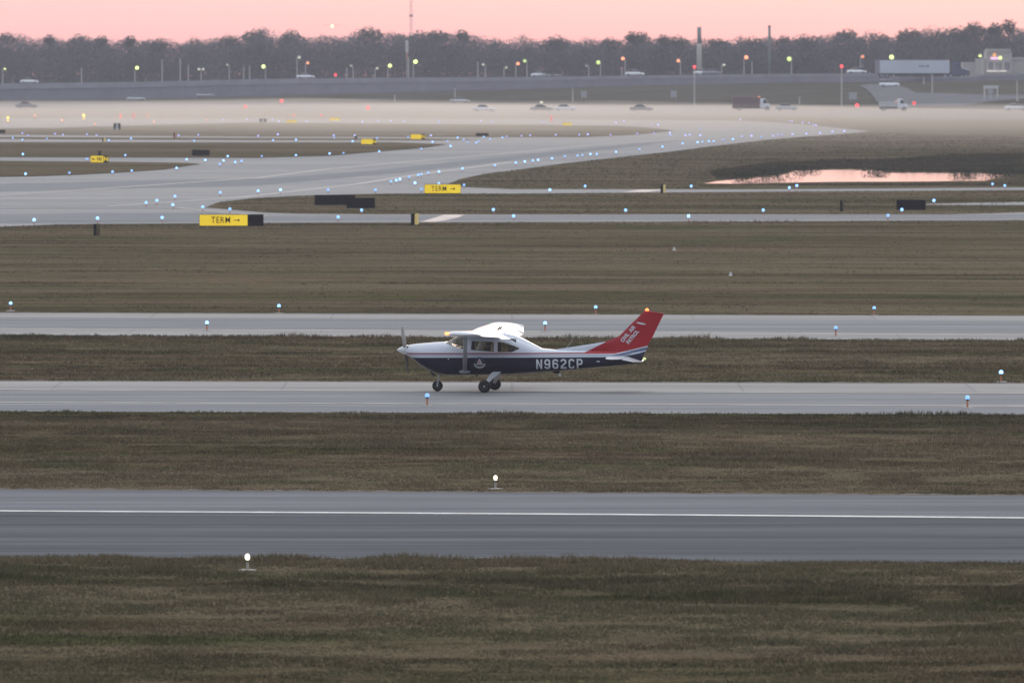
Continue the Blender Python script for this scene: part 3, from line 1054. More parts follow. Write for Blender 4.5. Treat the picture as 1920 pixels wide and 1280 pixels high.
# small coloured lights on short masts in the mist at far left
for i, (px, py, yb, mt, lb) in enumerate(((15, 222, 232, 'yellow', 'bright yellow lamp mast at the far left in the mist'), (65, 218, 226, 'amber', 'small orange lamp mast second from left in the mist'),
                                          (157, 218, 228, 'yellow', 'small yellow lamp mast between orange ones in the mist'), (226, 217, 226, 'red', 'small red lamp mast left of another red one in the mist'),
                                          (251, 216, 226, 'red', 'small red lamp mast, right one of the close pair in the mist'), (277, 215, 224, 'amber', 'faint orange lamp mast right of the red pair'),
                                          (178, 234, 238, 'amber', 'low orange lamp near the black and white boundary board'), (116, 227, 232, 'amber', 'low faint orange lamp at the far left'),
                                          (388, 226, 230, 'amber', 'low orange lamp left of the row of far blue lights'), (289, 230, 234, 'amber', 'low faint orange lamp near the boundary board'),
                                          (551, 217, 223, 'red', 'faint red lamp above the leftmost tiny yellow sign'), (602, 217, 223, 'red', 'faint red lamp left of the middle tiny yellow sign'),
                                          (1034, 221, 231, 'red', 'small red lamp mast near the rightmost tiny yellow sign'))):
    p = G(px, yb)
    s = FPX / p.y
    h = (yb - py) / s
    t = thing('lamp_mast', lb, 'lamp mast', p, group='small coloured lamps in the mist')
    MB().tube((0, 0, 0), (0, 0, h), .05, .04, 6).lathe([(.2, 0), (.2, .04), (.05, .05)], n=8).build('mast', M['orange'], t)
    MB().sphere((0, 0, h + .1), .13 if mt != 'yellow' else .18, 8).build('lamp', M[mt + '_glow'], t)
    if h > .8:
        MB().sphere((0, 0, h * .55), .12, 8).build('lamp', M[mt + '_glow'], t)

# ------------------------------------------------------------------ street lamps and poles beyond the freeway


def back_pt(px, dy=80.0, z=2.0):
    Y = lerp(BX, WALL_D, px) + dy
    return Vector(((px - W0 / 2) / FPX * (Y * math.cos(TH) + (CH - z) * math.sin(TH)), Y, z))


def street_lamp(px, py, mt, label, rad=.42, two=False, dy=80, z0=2.0, red=False):
    p = back_pt(px, dy, z0)
    s = FPX / p.y
    h = CH - (py - YH) / s - z0
    t = thing('street_lamp', label, 'street lamp', p, group='lamps along the freeway')
    MB().tube((0, 0, 0), (0, 0, h - .1), .13, .08, 8).lathe([(.28, 0), (.28, .1), (.14, .2)], n=8).build('pole', M['pale_post'], t)
    sides = (-1, 1) if two else (1 if px % 2 else -1,)
    for sx in sides:
        a = MB().tube((0, 0, h - .3), (sx * .5, 0, h + .05), .06, .05, 6).build('arm', M['pale_post'], t)
        hd = MB().lathe([(.16, .30), (.34, .22), (.36, .10), (.30, .06)], (sx * .55, 0, h), 10).build('lamp_hood', M['grey_metal'], t)
        MB().sphere((sx * .55, 0, h), rad, 10).build('bulb', M[mt], t, smooth=True)
    return t


LAMPS = [(5, 129, 'street_glow', .3, 'yellowish street lamp cut close to the left edge'), (253, 127.5, 'street_glow', .42, 'lone green yellow street lamp in the left quarter of the woods'),
         (430, 121.5, 'dim_glow', .28, 'unlit looking pinkish street lamp left of a bright green one'), (498, 125, 'street_glow', .45, 'bright green yellow street lamp left of the white and orange pair'),
         (557, 107.5, 'dim_glow', .36, 'tall pale white street lamp beside an orange one'), (573, 118, 'amber_glow', .36, 'orange street lamp standing right of the tall pale one'),
         (662, 123.5, 'dim_glow', .3, 'dim white street lamp right of the red beacon'), (703, 128, 'dim_glow', .3, 'dim low street lamp between a dim and a bright one'),
         (727, 123.5, 'street_glow', .45, 'bright green street lamp left of the radio mast'), (775, 116, 'street_glow', .48, 'brightest yellow street lamp beneath the radio mast'),
         (910, 121, 'dim_glow', .25, 'dim bent street lamp left of a small greenish one'), (945, 127, 'dim_glow', .33, 'small greenish street lamp left of the orange and green pair'),
         (967, 119.5, 'amber_glow', .40, 'orange street lamp directly left of a green one near picture centre'), (988, 114.5, 'street_glow', .40, 'green street lamp directly right of an orange one near picture centre'),
         (1104, 124, 'dim_glow', .22, 'dim street lamp left of a large yellow green one'), (1126, 117.5, 'street_glow', .48, 'large yellow green street lamp right of the dark transporter'),
         (1172, 110, 'amber_glow', .40, 'orange street lamp above the pale car on the freeway'), (1276, 114, 'amber_glow', .38, 'orange and white street lamp left of the tall column'),
         (1353, 121.5, 'dim_glow', .32, 'small white street lamp right of the tall column'), (1395, 108, 'amber_glow', .45, 'red and green street lamp left of the dark chimney'),
         (1484, 111, 'street_glow', .52, 'large green street lamp right of the dark chimney'), (1613, 106.5, 'amber_glow', .40, 'orange street lamp above the dark tractor left of the white trailer'),
         (1676, 107.5, 'street_glow', .52, 'large white green street lamp above the white trailer'), (1842, 104.5, 'street_glow', .36, 'small green street lamp at the left of the beige building'),
         (1871, 109, 'street_glow', .42, 'bright yellow street lamp before the beige building sign')]
for px, py, mt, rad, lb in LAMPS:
    street_lamp(px, py, mt, lb, rad, dy=62 if px > 1650 else 80)
street_lamp(377, 129.5, 'dim_glow', 'double headed pale street lamp in the left part', .32, two=True)


def pole(px, yt, yb, label, r=.12, dy=60, name='pole', mat='pale_post', base=None, lamp=None):
    p = base if base is not None else back_pt(px, dy)
    s = FPX / p.y
    h = CH - (yt - YH) / s - p.z
    t = thing(name, label, 'pole', p, group='bare poles by the freeway')
    MB().tube((0, 0, 0), (0, 0, h), r, r * .7, 8).build('shaft', M[mat], t)
    MB().lathe([(r * 2.2, 0), (r * 2.2, .12), (r * 1.2, .2)], n=8).build('base', M['grey_metal'], t)
    MB().lathe([(r * .9, h), (r * .9, h + .08), (r * .3, h + .12)], n=8).build('cap', M['grey_metal'], t)
    if lamp:
        MB().sphere((0, 0, h + .25), .33, 10).build('beacon', M[lamp], t, smooth=True)
        t['category'] = 'beacon pole'
    return t


for px, yt, lb in ((153, 128, 'very faint short pole in front of the left woods'), (304, 112, 'tall bare pole, leftmost of the three close poles'), (338, 110, 'tall bare pole, middle one of the three close poles'),
                   (353, 123, 'shorter bare pole, right one of the three close poles'), (457, 124, 'bare pole left of a green street lamp'), (468, 124, 'bare pole directly left of a bright green street lamp'),
                   (650, 128, 'faint bare pole left of a dim street lamp'), (766, 108, 'thin pole beneath the red and white shaft'), (896, 116, 'tall bare pole left of a dim bent lamp'),
                   (1166, 128, 'short thick pole under the orange street lamp'), (1410, 117, 'bare pole right of the red and green lamp')):
    pole(px, yt, 0, lb, .14)
for px, yt, sy, lb in ((740, 178, 190, 'short post on the bank right of a red light'), (853, 166, 192, 'thin pole on the bank above a white car'), (1074, 166, 191, 'thin pole on the bank above the brightest white car'),
                       (1499, 182, 196, 'short pale post on the bank right of a small truck'), (1748, 140, 178, 'thick pale post beside the exit ramp'), (1732, 146, 158, 'short pale post in front of the white trailer'),
                       (1907, 152, 190, 'thin pole on the bank at the far right')):
    pole(px, yt, 0, lb, .13, base=slope_pt(px, sy))
for px, yt, sy, lb in ((460, 200, 205, 'low red lamp in the mist, left of another'), (528, 189, 203, 'red lamp on a short pole in the left centre'), (690, 202, 209, 'bright red lamp in the mist left of centre'),
                       (1607, 197.5, 207, 'red lamp by the foot of the exit ramp'), (1714, 193.5, 206, 'red lamp beside the small white truck on the ramp'), (1015, 192, 203, 'white lamp above the small white car in the middle')):
    t = pole(px, yt + 2.5, 0, lb, .10, base=G(px, sy) if sy > 200 else slope_pt(px, sy), name='beacon_pole', lamp='red_glow' if px != 1015 else 'dim_glow')
    t['group'] = 'red beacon lamps'
for px, yt, sy, lb in ((1302, 128, 198, 'tall thin pole with a red beacon left of the tall column'), (1578, 127, 199, 'tall thin pole with a red beacon left of the trucks')):
    t = pole(px, yt, 0, lb, .14, base=slope_pt(px, sy), name='beacon_pole', lamp='red_glow')
    t['group'] = 'red beacon lamps'
t = pole(629, 142.5, 0, 'short pole with a bright red beacon left of a dim lamp', .12, name='beacon_pole', lamp='red_glow')
t['group'] = 'red beacon lamps'

# tall column, dark chimney, red and white shaft, radio mast
p = back_pt(1311, 70)
s = FPX / p.y
h = CH + (YH - 51) / s - 2
t = thing('tall_column', 'thick pale round column rising above the woods', 'column', p)
MB().lathe([(.62, 0), (.58, h * .62), (.57, h * .76)], n=20).build('shaft', plain('weathered_column', (.40, .38, .34), .8, var=.15, scale=.6), t, smooth=True)
MB().lathe([(.50, h * .762), (.50, h - .1), (.44, h)], n=20).build('antenna_shroud', plain('grey_green_shroud', (.24, .27, .27), .7), t, smooth=True)
MB().lathe([(.9, -.1), (.9, .25), (.65, .3)], n=20).build('footing', M['wall'], t)
MB().lathe([(.60, h * .752), (.60, h * .762)], n=20).build('collar', M['dark_metal'], t)
p = back_pt(1442.5, 120)
s = FPX / p.y
h = CH + (YH - 48) / s - 2
t = thing('tall_chimney', 'thin dark chimney standing out of the woods', 'chimney', p)
MB().lathe([(.36, 0), (.33, h * .75), (.31, h - .4)], n=16).build('shaft', plain('chimney_steel', (.13, .16, .17), .7), t, smooth=True)
MB().lathe([(.36, h - .4), (.36, h - .1), (.27, h)], n=16).build('cap', M['dark_metal'], t)
MB().lathe([(.7, -.1), (.7, .3), (.4, .35)], n=16).build('footing', M['wall'], t)
p = back_pt(763, 76)
s = FPX / p.y
t = thing('striped_shaft', 'faded red and white shaft below the radio mast', 'mast', p)
z = CH + (YH - 76) / s - 2
MB().lathe([(.09, 0), (.08, 8.2)], n=10).build('lower_pole', M['pale_post'], t)
MB().lathe([(.24, 8.2), (.24, 9.8)], n=10).build('red_band', plain('faded_red', (.50, .20, .18), .7), t)
MB().lathe([(.36, 9.8), (.36, z - .3), (.2, z)], n=10).build('pale_band', M['pale_post'], t)
Pm = Vector(((771 - 960) / FPX * 2950, 2950, 2))
t = thing('radio_mast', 'faint lattice radio mast rising out of the picture', 'radio mast', Pm)
m, m2 = MB(), MB()
Hm, a = 66.0, .42
legs = [(a * math.cos(w), a * math.sin(w)) for w in (0.3, 0.3 + 2 * PI / 3, 0.3 + 4 * PI / 3)]
for x, y in legs:
    m.tube((x, y, 0), (x, y, Hm), .05, n=5)
for k in range(44):
    for i in range(3):
        q, r_ = legs[i], legs[(i + 1) % 3]
        m2.tube((*q, k * 1.5), (*r_, k * 1.5 + 1.5), .022, n=4)
        m2.tube((*q, k * 1.5), (*r_, k * 1.5), .02, n=4)
mm = plain('sky_paled_mast', (.55, .42, .44), .7)  # mast colour paled towards the sky so it looks faint
m.build('mast_legs', mm, t)
m2.build('lattice_bracing', mm, t)
MB().lathe([(.1, 0), (.5, .1), (.75, .55), (.7, .6), (.08, .3)], (0, -.5, 21.1), 14, 'Z').build('dish', M['grey_metal'], t)
MB().lathe([(1.2, -.2), (1.2, .2), (.5, .3)], n=12).build('footing', M['wall'], t)
# bright point above the trees: an aircraft far away with its landing light on
Pa = at(623, 49.5, 2900)
t = thing('distant_aircraft', 'warm white point of light in pink sky above the left woods', 'aircraft', Pa)
MB().sphere((0, 0, 0), .42, 10).build('landing_light', glow('landing_light_glow', (1.0, .90, .45), 6), t)
MB().tube((0, .4, .1), (.25, 4.6, .25), .45, .12, 10).build('body', M['pale_post'], t)
MB().box(-3, 3, 1.2, 2.0, .25, .36).build('wing', M['pale_post'], t)
MB().box(-.05, .05, 4.0, 4.6, .2, 1.1).build('tail_fin', M['pale_post'], t)

# boards and gantry on the bank
for px, yt, yb, w, lb in ((1095, 171, 186, 1.3, 'pale blank board on the bank, left of another'), (1263, 170, 186, 1.4, 'pale blank board on the bank left of the beacon pole'),
                          (1599, 173, 190, 1.7, 'greenish grey board left of the exit ramp')):
    p = slope_pt(px, yb + 2)
    s = FPX / p.y
    h = (yb + 2 - yt) / s
    t = thing('road_board', lb, 'road sign', p, group='boards on the bank')
    MB().box(-w / 2, w / 2, -.04, .04, h * .3, h).build('panel', plain('board_back', (.33, .33, .35), .7), t, bevel=.01)
    for x in (-w * .3, w * .3):
        MB().tube((x, .08, -.3), (x, .08, h * .95), .05, n=6).build('post', M['grey_metal'], t)
p = slope_pt(1858, 187)
t = thing('sign_gantry', 'pale portal frame over the road below the beige building', 'gantry', p)
for x in (-1.35, -.1, 1.35):
    MB().box(x - .14, x + .14, -.14, .14, -.4, 2.3 if x != -.1 else 2.2).build('post', M['pale_post'], t)
MB().box(-1.6, 1.6, -.2, .2, 2.3, 2.95).build('beam', M['pale_post'], t, bevel=.03)
MB().box(-.7, .5, -.3, -.22, 1.2, 2.2).build('sign_panel', plain('gantry_panel', (.3, .3, .31), .7), t)

# ------------------------------------------------------------------ vehicles


def wheel(parent, x, y, r, w=.2, name='wheel'):
    o = MB().lathe([(r * .62, -w / 2), (r * .95, -w / 2), (r, -w / 3), (r, w / 3), (r * .95, w / 2), (r * .62, w / 2)], (x, y, r), 16, 'Y').build(name, M['rubber'], parent)
    MB().lathe([(r * .3, -w / 2 - .012), (r * .58, -w / 2 - .005), (r * .58, w / 2 + .005), (r * .3, w / 2 + .012)], (x, y, r), 12, 'Y').build('rim', M['grey_metal'], o)
    return o


paint = {k: plain('car_paint_' + k, c, .3, .1, .04, coat=.6) for k, c in
         {'white': (.75, .76, .78), 'silver': (.45, .46, .48), 'grey': (.2, .2, .22), 'dark': (.035, .035, .045), 'mauve': (.34, .30, .36), 'maroon': (.20, .07, .07), 'blue': (.05, .06, .12)}.items()}


def car(p, col, label, heading=1, kind='sedan', L=4.6, lit=None, sc_=1.0, cat='car', rz=0.0):
    t = thing('car' if kind != 'suv' else 'suv_car', label, cat, p, rz if heading > 0 else rz + PI)
    roof = 1.42 if kind == 'sedan' else 1.68
    l = L / 2
    if kind == 'sedan':
        body = [(-l, .35), (-l + .05, .78), (-l + .25, .90), (-l * .62, .95), (l * .38, .93), (l * .9, .74), (l, .55), (l - .02, .28), (-l + .1, .25)]
        cab = [(-l * .66, .93), (-l * .40, roof - .05), (-.1, roof), (l * .10, roof - .04), (l * .42, .92)]
    else:
        body = [(-l, .35), (-l + .03, .9), (-l + .1, 1.0), (l * .45, 1.0), (l * .92, .9), (l, .6), (l - .02, .3), (-l + .1, .28)]
        cab = [(-l * .95, .98), (-l * .86, roof - .05), (-.1, roof), (l * .22, roof - .03), (l * .48, .98)]
    MB().prism(body, -.86, .86).build('body', paint[col], t, bevel=.07, smooth=True)
    MB().prism(cab, -.72, .72).build('windows', M['glass_dark'], t, bevel=.05, smooth=True)
    rf = [(x * .86 if i not in (0, len(cab) - 1) else x, z) for i, (x, z) in enumerate(cab)]
    top = [q for q in cab[1:-1]]
    rp_ = [(x, z + .045) for x, z in top] + [(x, z - .01) for x, z in top[::-1]]
    MB().prism(rp_, -.70, .70).build('roof', paint[col], t, smooth=False)
    for x in (-l * .62, l * .64):
        for y in (-.76, .76):
            wheel(t, x, y, .32)
    for y in (-.6, .6):
        MB().box(l - .10, l - .005, y - .15, y + .15, .58, .70).build('headlight', M['dim_glow'] if lit else M['pale_post'], t)
        MB().box(-l - .004, -l + .05, y - .15, y + .15, .66, .80).build('tail_light', plain('tail_red', (.3, .02, .02), .4), t)
    t.scale = (sc_,) * 3
    return t


CARS = [('G', 55, 158, 'white', 'white car at the left end of the freeway', 'sedan', 'D'), ('S', 255, 190.5, 'silver', 'silver car with dark flank low on the left road', 'sedan', 'S'),
        ('S', 385, 184, 'mauve', 'faint mauve car in front of the wall under the double lamp', 'sedan', 'S'), ('S', 50, 204, 'grey', 'faint grey car in the mist at far left', 'sedan', 'G'),
        ('S', 862, 194.5, 'silver', 'silver car, left one of the two near picture centre', 'sedan', 'S'), ('G', 908, 210.5, 'white', 'white car in the mist right of a silver one', 'sedan', 'G'),
        ('G', 1016, 210, 'grey', 'small pale car under the white lamp', 'sedan', 'G'), ('G', 1060, 209.5, 'white', 'brightest white car in the mist right of picture centre', 'sedan', 'G'),
        ('G', 1203, 210, 'grey', 'faint pale car below the blank board', 'sedan', 'G'), ('G', 1475, 208, 'silver', 'pale car behind the maroon box truck', 'sedan', 'G'),
        ('S', 1668, 164.5, 'white', 'white car with dark side on top of the exit ramp', 'suv', 'S'), ('G', 1904, 208, 'white', 'white car in the mist near the right edge', 'sedan', 'G'),
        ('D', 573, 150, 'white', 'pale car on the freeway under the orange lamp', 'sedan', 'D'), ('D', 1190, 143, 'white', 'pale car on the freeway under an orange lamp right of centre', 'sedan', 'D'),
        ('D', 1318, 141, 'white', 'small white car right beside the tall column', 'sedan', 'D'), ('D', 1335, 141, 'grey', 'low pale car right of the one beside the column', 'sedan', 'D'),
        ('D', 1013, 144, 'white', 'white car behind the dark transporter', 'sedan', 'D'), ('D', 1606, 139, 'white', 'white car at the left of the dark tractor', 'sedan', 'D')]
for _, px, yb, col, lb, kd, pl in CARS:
    p = deck(px, 5 if px != 1606 else 7) if pl == 'D' else (G(px, yb) if pl == 'G' else slope_pt(px, yb, .08))
    if pl == 'G':
        p.z = .04
    o = car(p, col, lb, 1, kd, rz=R(random.uniform(-6, 6)))
    if pl == 'D':
        o.location.z += .38


def box_truck(p, label, cab_col, box_mat, L=5.2, H=2.5):
    t = thing('box_truck', label, 'truck', p)
    MB().box(-L, 0, -1.15, 1.15, .85, .85 + H).build('cargo_box', box_mat, t, bevel=.04)
    MB().prism([(.12, .55), (.12, 2.35), (.5, 2.5), (1.1, 2.45), (1.6, 1.55), (2.15, 1.35), (2.2, .55)], -1.0, 1.0).build('cab', paint[cab_col], t, bevel=.06)
    MB().prism([(.7, 1.5), (.75, 2.2), (1.13, 2.25), (1.55, 1.55)], -1.02, 1.02).build('cab_window', M['glass_dark'], t)
    MB().box(-L, 2.0, -.5, .5, .45, .84).build('chassis', M['dark_metal'], t)
    for x in (-L * .75, 1.5):
        for y in (-.95, .95):
            wheel(t, x, y, .45, .28)
    MB().box(-.3, .1, -.95, -.85, .85 + H, .95 + H).build('roof_marker', M['amber_glow'], t).scale = (1, 1, 1)
    return t


p = G(1424, 208.5)
p.z = .04
box_truck(p, 'maroon box truck with a white cab on the low road', 'white', plain('maroon_box', (.15, .085, .085), .6), 5.4, 1.9)
p = G(1681, 209)
p.z = .04
box_truck(p, 'small white flat truck at the foot of the exit ramp', 'white', plain('grey_box', (.45, .45, .44), .6), 3.4, 1.0)


def semi(p, label, name='semi_truck', cab_col='blue', Lt=16.6):
    t = thing(name, label, 'truck', p)
    tr = MB().box(-Lt, 0, -1.28, 1.28, 1.05, 4.0).build('trailer', plain('trailer_white', (.48, .51, .57), .45, var=.05, scale=.4), t, bevel=.04)
    MB().box(-Lt - .03, -Lt + .9, -1.32, 1.32, 1.02, 4.03).build('trailer_doors', plain('trailer_end', (.22, .20, .24), .5), tr, bevel=.02)
    # unreadable dark fleet mark in the middle of the side
    mk = MB()
    for i, (a, b) in enumerate(((-6.9, -6.45), (-6.3, -5.85), (-5.7, -5.35), (-5.2, -4.6))):
        mk.prism([(a, 2.42), (b - .1, 2.42), (b, 2.9), (a + .1, 2.9)], -1.292, -1.283)
    mk.build('fleet_mark', plain('mark_dark', (.10, .13, .20), .5), tr)
    MB().box(-Lt + .3, -.6, -.5, .5, .78, 1.04).build('trailer_frame', M['dark_metal'], t)
    for x in (-Lt + 1.3, -Lt + 2.6):
        for y in (-1.05, 1.05):
            wheel(t, x, y, .5, .3)
    MB().prism([(.5, .7), (.5, 3.75), (1.3, 3.9), (2.3, 3.3), (2.75, 2.2), (2.75, .7)], -1.15, 1.15).build('cab', paint[cab_col], t, bevel=.08)
    MB().prism([(2.78, .7), (2.78, 2.15), (4.3, 1.75), (4.6, 1.5), (4.6, .7)], -.95, .95).build('hood', paint[cab_col], t, bevel=.08)
    MB().prism([(2.15, 3.25), (2.72, 2.25), (2.80, 2.30), (2.25, 3.33)], -1.0, 1.0).build('windshield', M['pale_post'], t)
    MB().prism([(2.86, 2.20), (4.25, 1.83), (4.62, 1.55), (4.62, 1.62), (4.3, 1.92), (2.86, 2.30)], -.85, .85).build('hood_top', paint['white'], t)
    MB().prism([(1.5, 2.2), (1.5, 2.9), (2.1, 2.9), (2.45, 2.2)], -1.17, 1.17).build('side_window', M['glass_dark'], t)
    MB().box(-1.5, 4.4, -.5, .5, .5, .72).build('chassis', M['dark_metal'], t)
    for x in (-1.0, .3, 3.7):
        for y in (-1.0, 1.0):
            wheel(t, x, y, .5, .3)
    MB().box(-.5, -.3, -1.2, -1.0, 4.0, 4.12).build('marker_lamp', M['amber_glow'], t)
    return t


p = deck(1780, 6)
p.z = CH - (146.5 - YH) * p.y / FPX
semi(p, 'long white trailer truck with dark cab on the freeway')
p = deck(1618, 12)
t = thing('dark_tractor', 'dark truck tractor directly behind the white trailer', 'truck', p)
MB().prism([(0, .6), (0, 3.2), (.3, 3.35), (1.6, 3.4), (2.0, 3.2), (2.0, .6)], -1.1, 1.1).build('cab', paint['dark'], t, bevel=.1)
MB().prism([(-1.5, .6), (-1.45, 1.5), (-.1, 1.9), (-.1, .6)], -.95, .95).build('hood', paint['dark'], t, bevel=.08)
MB().prism([(-.14, 1.95), (-.06, 1.95), (.18, 2.9), (.10, 2.95)], -.9, .9).build('windshield', M['pale_post'], t)
for x in (-.9, 1.5):
    for y in (-.95, .95):
        wheel(t, x, y, .5, .3)
p = deck(1037, 8)
t = thing('car_transporter', 'dark open transporter with pale cars on the freeway near centre', 'truck', p)
MB().box(-2.4, 2.4, -1.1, 1.1, 1.55, 1.95).build('upper_deck', paint['dark'], t, bevel=.04)
MB().box(-2.5, 2.5, -1.15, 1.15, .35, .55).build('lower_deck', M['dark_metal'], t)
for x in (-2.3, 2.3):
    for y in (-1.05, 1.05):
        MB().box(x - .08, x + .08, y - .06, y + .06, .5, 1.6).build('corner_post', M['grey_metal'], t)
    MB().box(x - .12, x + .12, -1.16, -1.0, 1.96, 2.08).build('marker_lamp', plain('dull_red_lamp', (.5, .12, .12), .5), t)
for x in (-1.6, 1.6):
    for y in (-.9, .9):
        wheel(t, x, y, .38, .25)
for dx, lb in ((-1.15, 'white car standing left inside the dark transporter'), (1.0, 'white car standing right inside the dark transporter')):
    q = p + Vector((dx, -.1, .56))
    car(q, 'white', lb, 1, 'sedan', 4.4, sc_=.46)

# ------------------------------------------------------------------ beige building at the right
Yb = lerp(BX, WALL_D, 1870) + 78
sb = FPX / Yb


def bz(py):
    return CH - (py - YH) / sb


def bxm(px):
    return (px - 960) / FPX * Yb


beige = plain('beige_stucco', (.38, .36, .33), .9, var=.08, scale=.3)
t = thing('roadside_building', 'beige flat roofed building with lit sign at the right edge', 'building', (bxm(1875), Yb, 2))
o0 = bxm(1875)
MB().box(bxm(1849) - o0, bxm(1897) - o0, 0, 12, 0, bz(97) - 2).build('tower_wall', beige, t)
MB().box(bxm(1851) - o0, bxm(1895) - o0, -.3, 12.3, bz(97) - 2, bz(92) - 2).build('tower_roof', beige, t)
MB().box(bxm(1806) - o0, bxm(1848.6) - o0, 1, 12, 0, bz(117) - 2).build('left_wing', beige, t)
MB().box(bxm(1828) - o0, bxm(1848.4) - o0, .4, .98, 0, bz(110) - 2).build('side_bay', beige, t)
MB().box(bxm(1897.4) - o0, bxm(1990) - o0, 1, 12, 0, bz(111) - 2).build('right_wing', beige, t)
MB().box(bxm(1896.8) - o0, bxm(1991) - o0, .8, .99, bz(112.5) - 2, bz(108) - 2).build('right_cornice', beige, t)
for a, b in ((1853, 1862), (1867, 1878), (1883, 1893)):
    MB().box(bxm(a) - o0, bxm(b) - o0, -.05, .05, bz(131) - 2, bz(117) - 2).build('window', plain('dim_window', (.16, .16, .17), .3), t)
MB().box(bxm(1849.5) - o0, bxm(1886) - o0, -1.6, -.06, bz(135) - 2, bz(132.6) - 2).build('lit_canopy', glow('canopy_glow', (.9, .82, .75), .62), t)
sg = MB().box(bxm(1857) - o0, bxm(1874) - o0, -.45, -.08, bz(112) - 2, bz(107.5) - 2).build('sign_bar', glow('lilac_sign_glow', (.80, .50, .75), .8), t, bevel=.05)
m = MB()
m.lathe([(.05, -.25), (.42, -.2), (.42, .0), (.05, .05)], (bxm(1864) - o0, -.2, bz(104) - 2), 12, 'Y')
m.box(bxm(1862.6) - o0, bxm(1865) - o0, -.4, -.1, bz(107.4) - 2, bz(99.5) - 2)
m.build('sign_emblem', glow('orange_sign_glow', (1.0, .45, .12), .9), t)

# ------------------------------------------------------------------ woods


def leaf_mat(name, a, b, c):
    m, t, bs = new_mat(name)
    g = nd(t, 'ShaderNodeNewGeometry')
    r = ramp(t, [(0, a), (.5, b), (1, c)])
    v = nd(t, 'ShaderNodeTexCoord').outputs['Object']
    f = vm(t, 'ADD', vm(t, 'MULTIPLY', g.outputs['Random Per Island'], .6), vm(t, 'MULTIPLY', noise(t, v, .18, 3), .45))
    t.links.new(f, r.inputs[0])
    t.links.new(r.outputs[0], bs.inputs['Base Color'])
    bs.inputs['Roughness'].default_value = .95
    bs.inputs['Specular IOR Level'].default_value = .1
    return m


M['leaf_dark'] = leaf_mat('evergreen_leaves', (.036, .044, .044), (.054, .064, .062), (.078, .088, .084))
M['leaf_bare'] = leaf_mat('bare_twigs', (.085, .085, .095), (.12, .12, .13), (.165, .16, .175))
M['leaf_mix'] = leaf_mat('mixed_woodland', (.050, .052, .060), (.074, .074, .084), (.112, .108, .120))


def crown(cx, cy, z0, z1, rad, n, size, clumps=14, r=rng, twiggy=0.0, low=0.0):
    """scattered leaf faces gathered in clumps through the crown's volume"""
    H = z1 - z0
    th, u = r.uniform(0, 2 * PI, clumps), r.uniform(0, 1, clumps)
    zz = z0 + H * (low + (1 - low) * r.uniform(.12, .86, clumps))
    rr = rad * np.sqrt(u) * np.sin(PI * np.clip((zz - z0) / H * .8 + .22, 0, 1)) ** .6 * .8
    C = np.stack([cx + rr * np.cos(th), cy + rr * np.sin(th), zz], 1)
    S = rad * r.uniform(.26, .46, clumps)
    C[0] = (cx + r.uniform(-.3, .3) * rad, cy, z1 - rad * .30)
    C[1] = (cx - r.uniform(.25, .5) * rad, cy, z1 - rad * r.uniform(.4, .75))
    C[2] = (cx + r.uniform(.25, .5) * rad, cy, z1 - rad * r.uniform(.4, .75))
    S[:3] = rad * r.uniform(.30, .42, 3)
    k = r.integers(0, clumps, n)
    d = r.normal(0, 1, (n, 3))
    d /= np.linalg.norm(d, axis=1)[:, None]
    q = C[k] + d * (S[k] * r.uniform(.55, 1.05, n) ** .7)[:, None] * np.array([1.15, 1.15, .8])
    q[:, 2] = np.minimum(q[:, 2], z1)
    a = r.normal(0, 1, (n, 3))
    a /= np.linalg.norm(a, axis=1)[:, None]
    b = np.cross(a, r.normal(0, 1, (n, 3)))
    b /= np.linalg.norm(b, axis=1)[:, None]
    s = size * r.uniform(.5, 1.2, n)[:, None]
    V = np.empty((n, 4, 3))
    w = s * (1 - twiggy * .8)
    V[:, 0], V[:, 1], V[:, 2], V[:, 3] = q - a * s, q - b * w * .7, q + a * s, q + b * w * .7
    return V.reshape(-1, 3), C


SKX = [-300, -150, 0, 30, 50, 70, 85, 120, 150, 190, 215, 240, 290, 320, 340, 360, 400, 425, 450, 480, 495, 500, 530, 545, 560, 620, 650, 665, 690, 700, 720, 760, 790, 815, 870, 900, 930, 960, 985, 1000, 1020, 1045,
       1060, 1100, 1150, 1170, 1185, 1210, 1225, 1240, 1270, 1290, 1320, 1340, 1375, 1390, 1400, 1440, 1500, 1530, 1560, 1575, 1598, 1610, 1620, 1640, 1660, 1690, 1700, 1715, 1735, 1745, 1770, 1800, 1815, 1830, 1845, 1860, 1875,
       1890, 1900, 1920, 2050, 2300]
SKY = [66, 60, 62, 60, 70, 75, 66, 72, 66, 67, 75, 68, 73, 75, 78, 72, 70, 68, 60, 56, 53, 62, 60, 57, 62, 65, 64, 58, 54, 55, 60, 61, 59, 57, 58, 68, 72, 74, 68, 73, 71, 67, 72, 72, 70, 72, 66, 66, 70, 67, 67, 72, 73, 73, 71, 67,
       70, 68, 64, 65, 62, 57, 57, 64, 59, 61, 66, 64, 56, 52, 53, 56, 53, 50, 46, 45, 48, 46, 46, 45, 49, 52, 50, 58]


def wood_pt(px, dy):
    Y = lerp(BX, WALL_D, px) + dy
    return (px - 960) / FPX * Y, Y


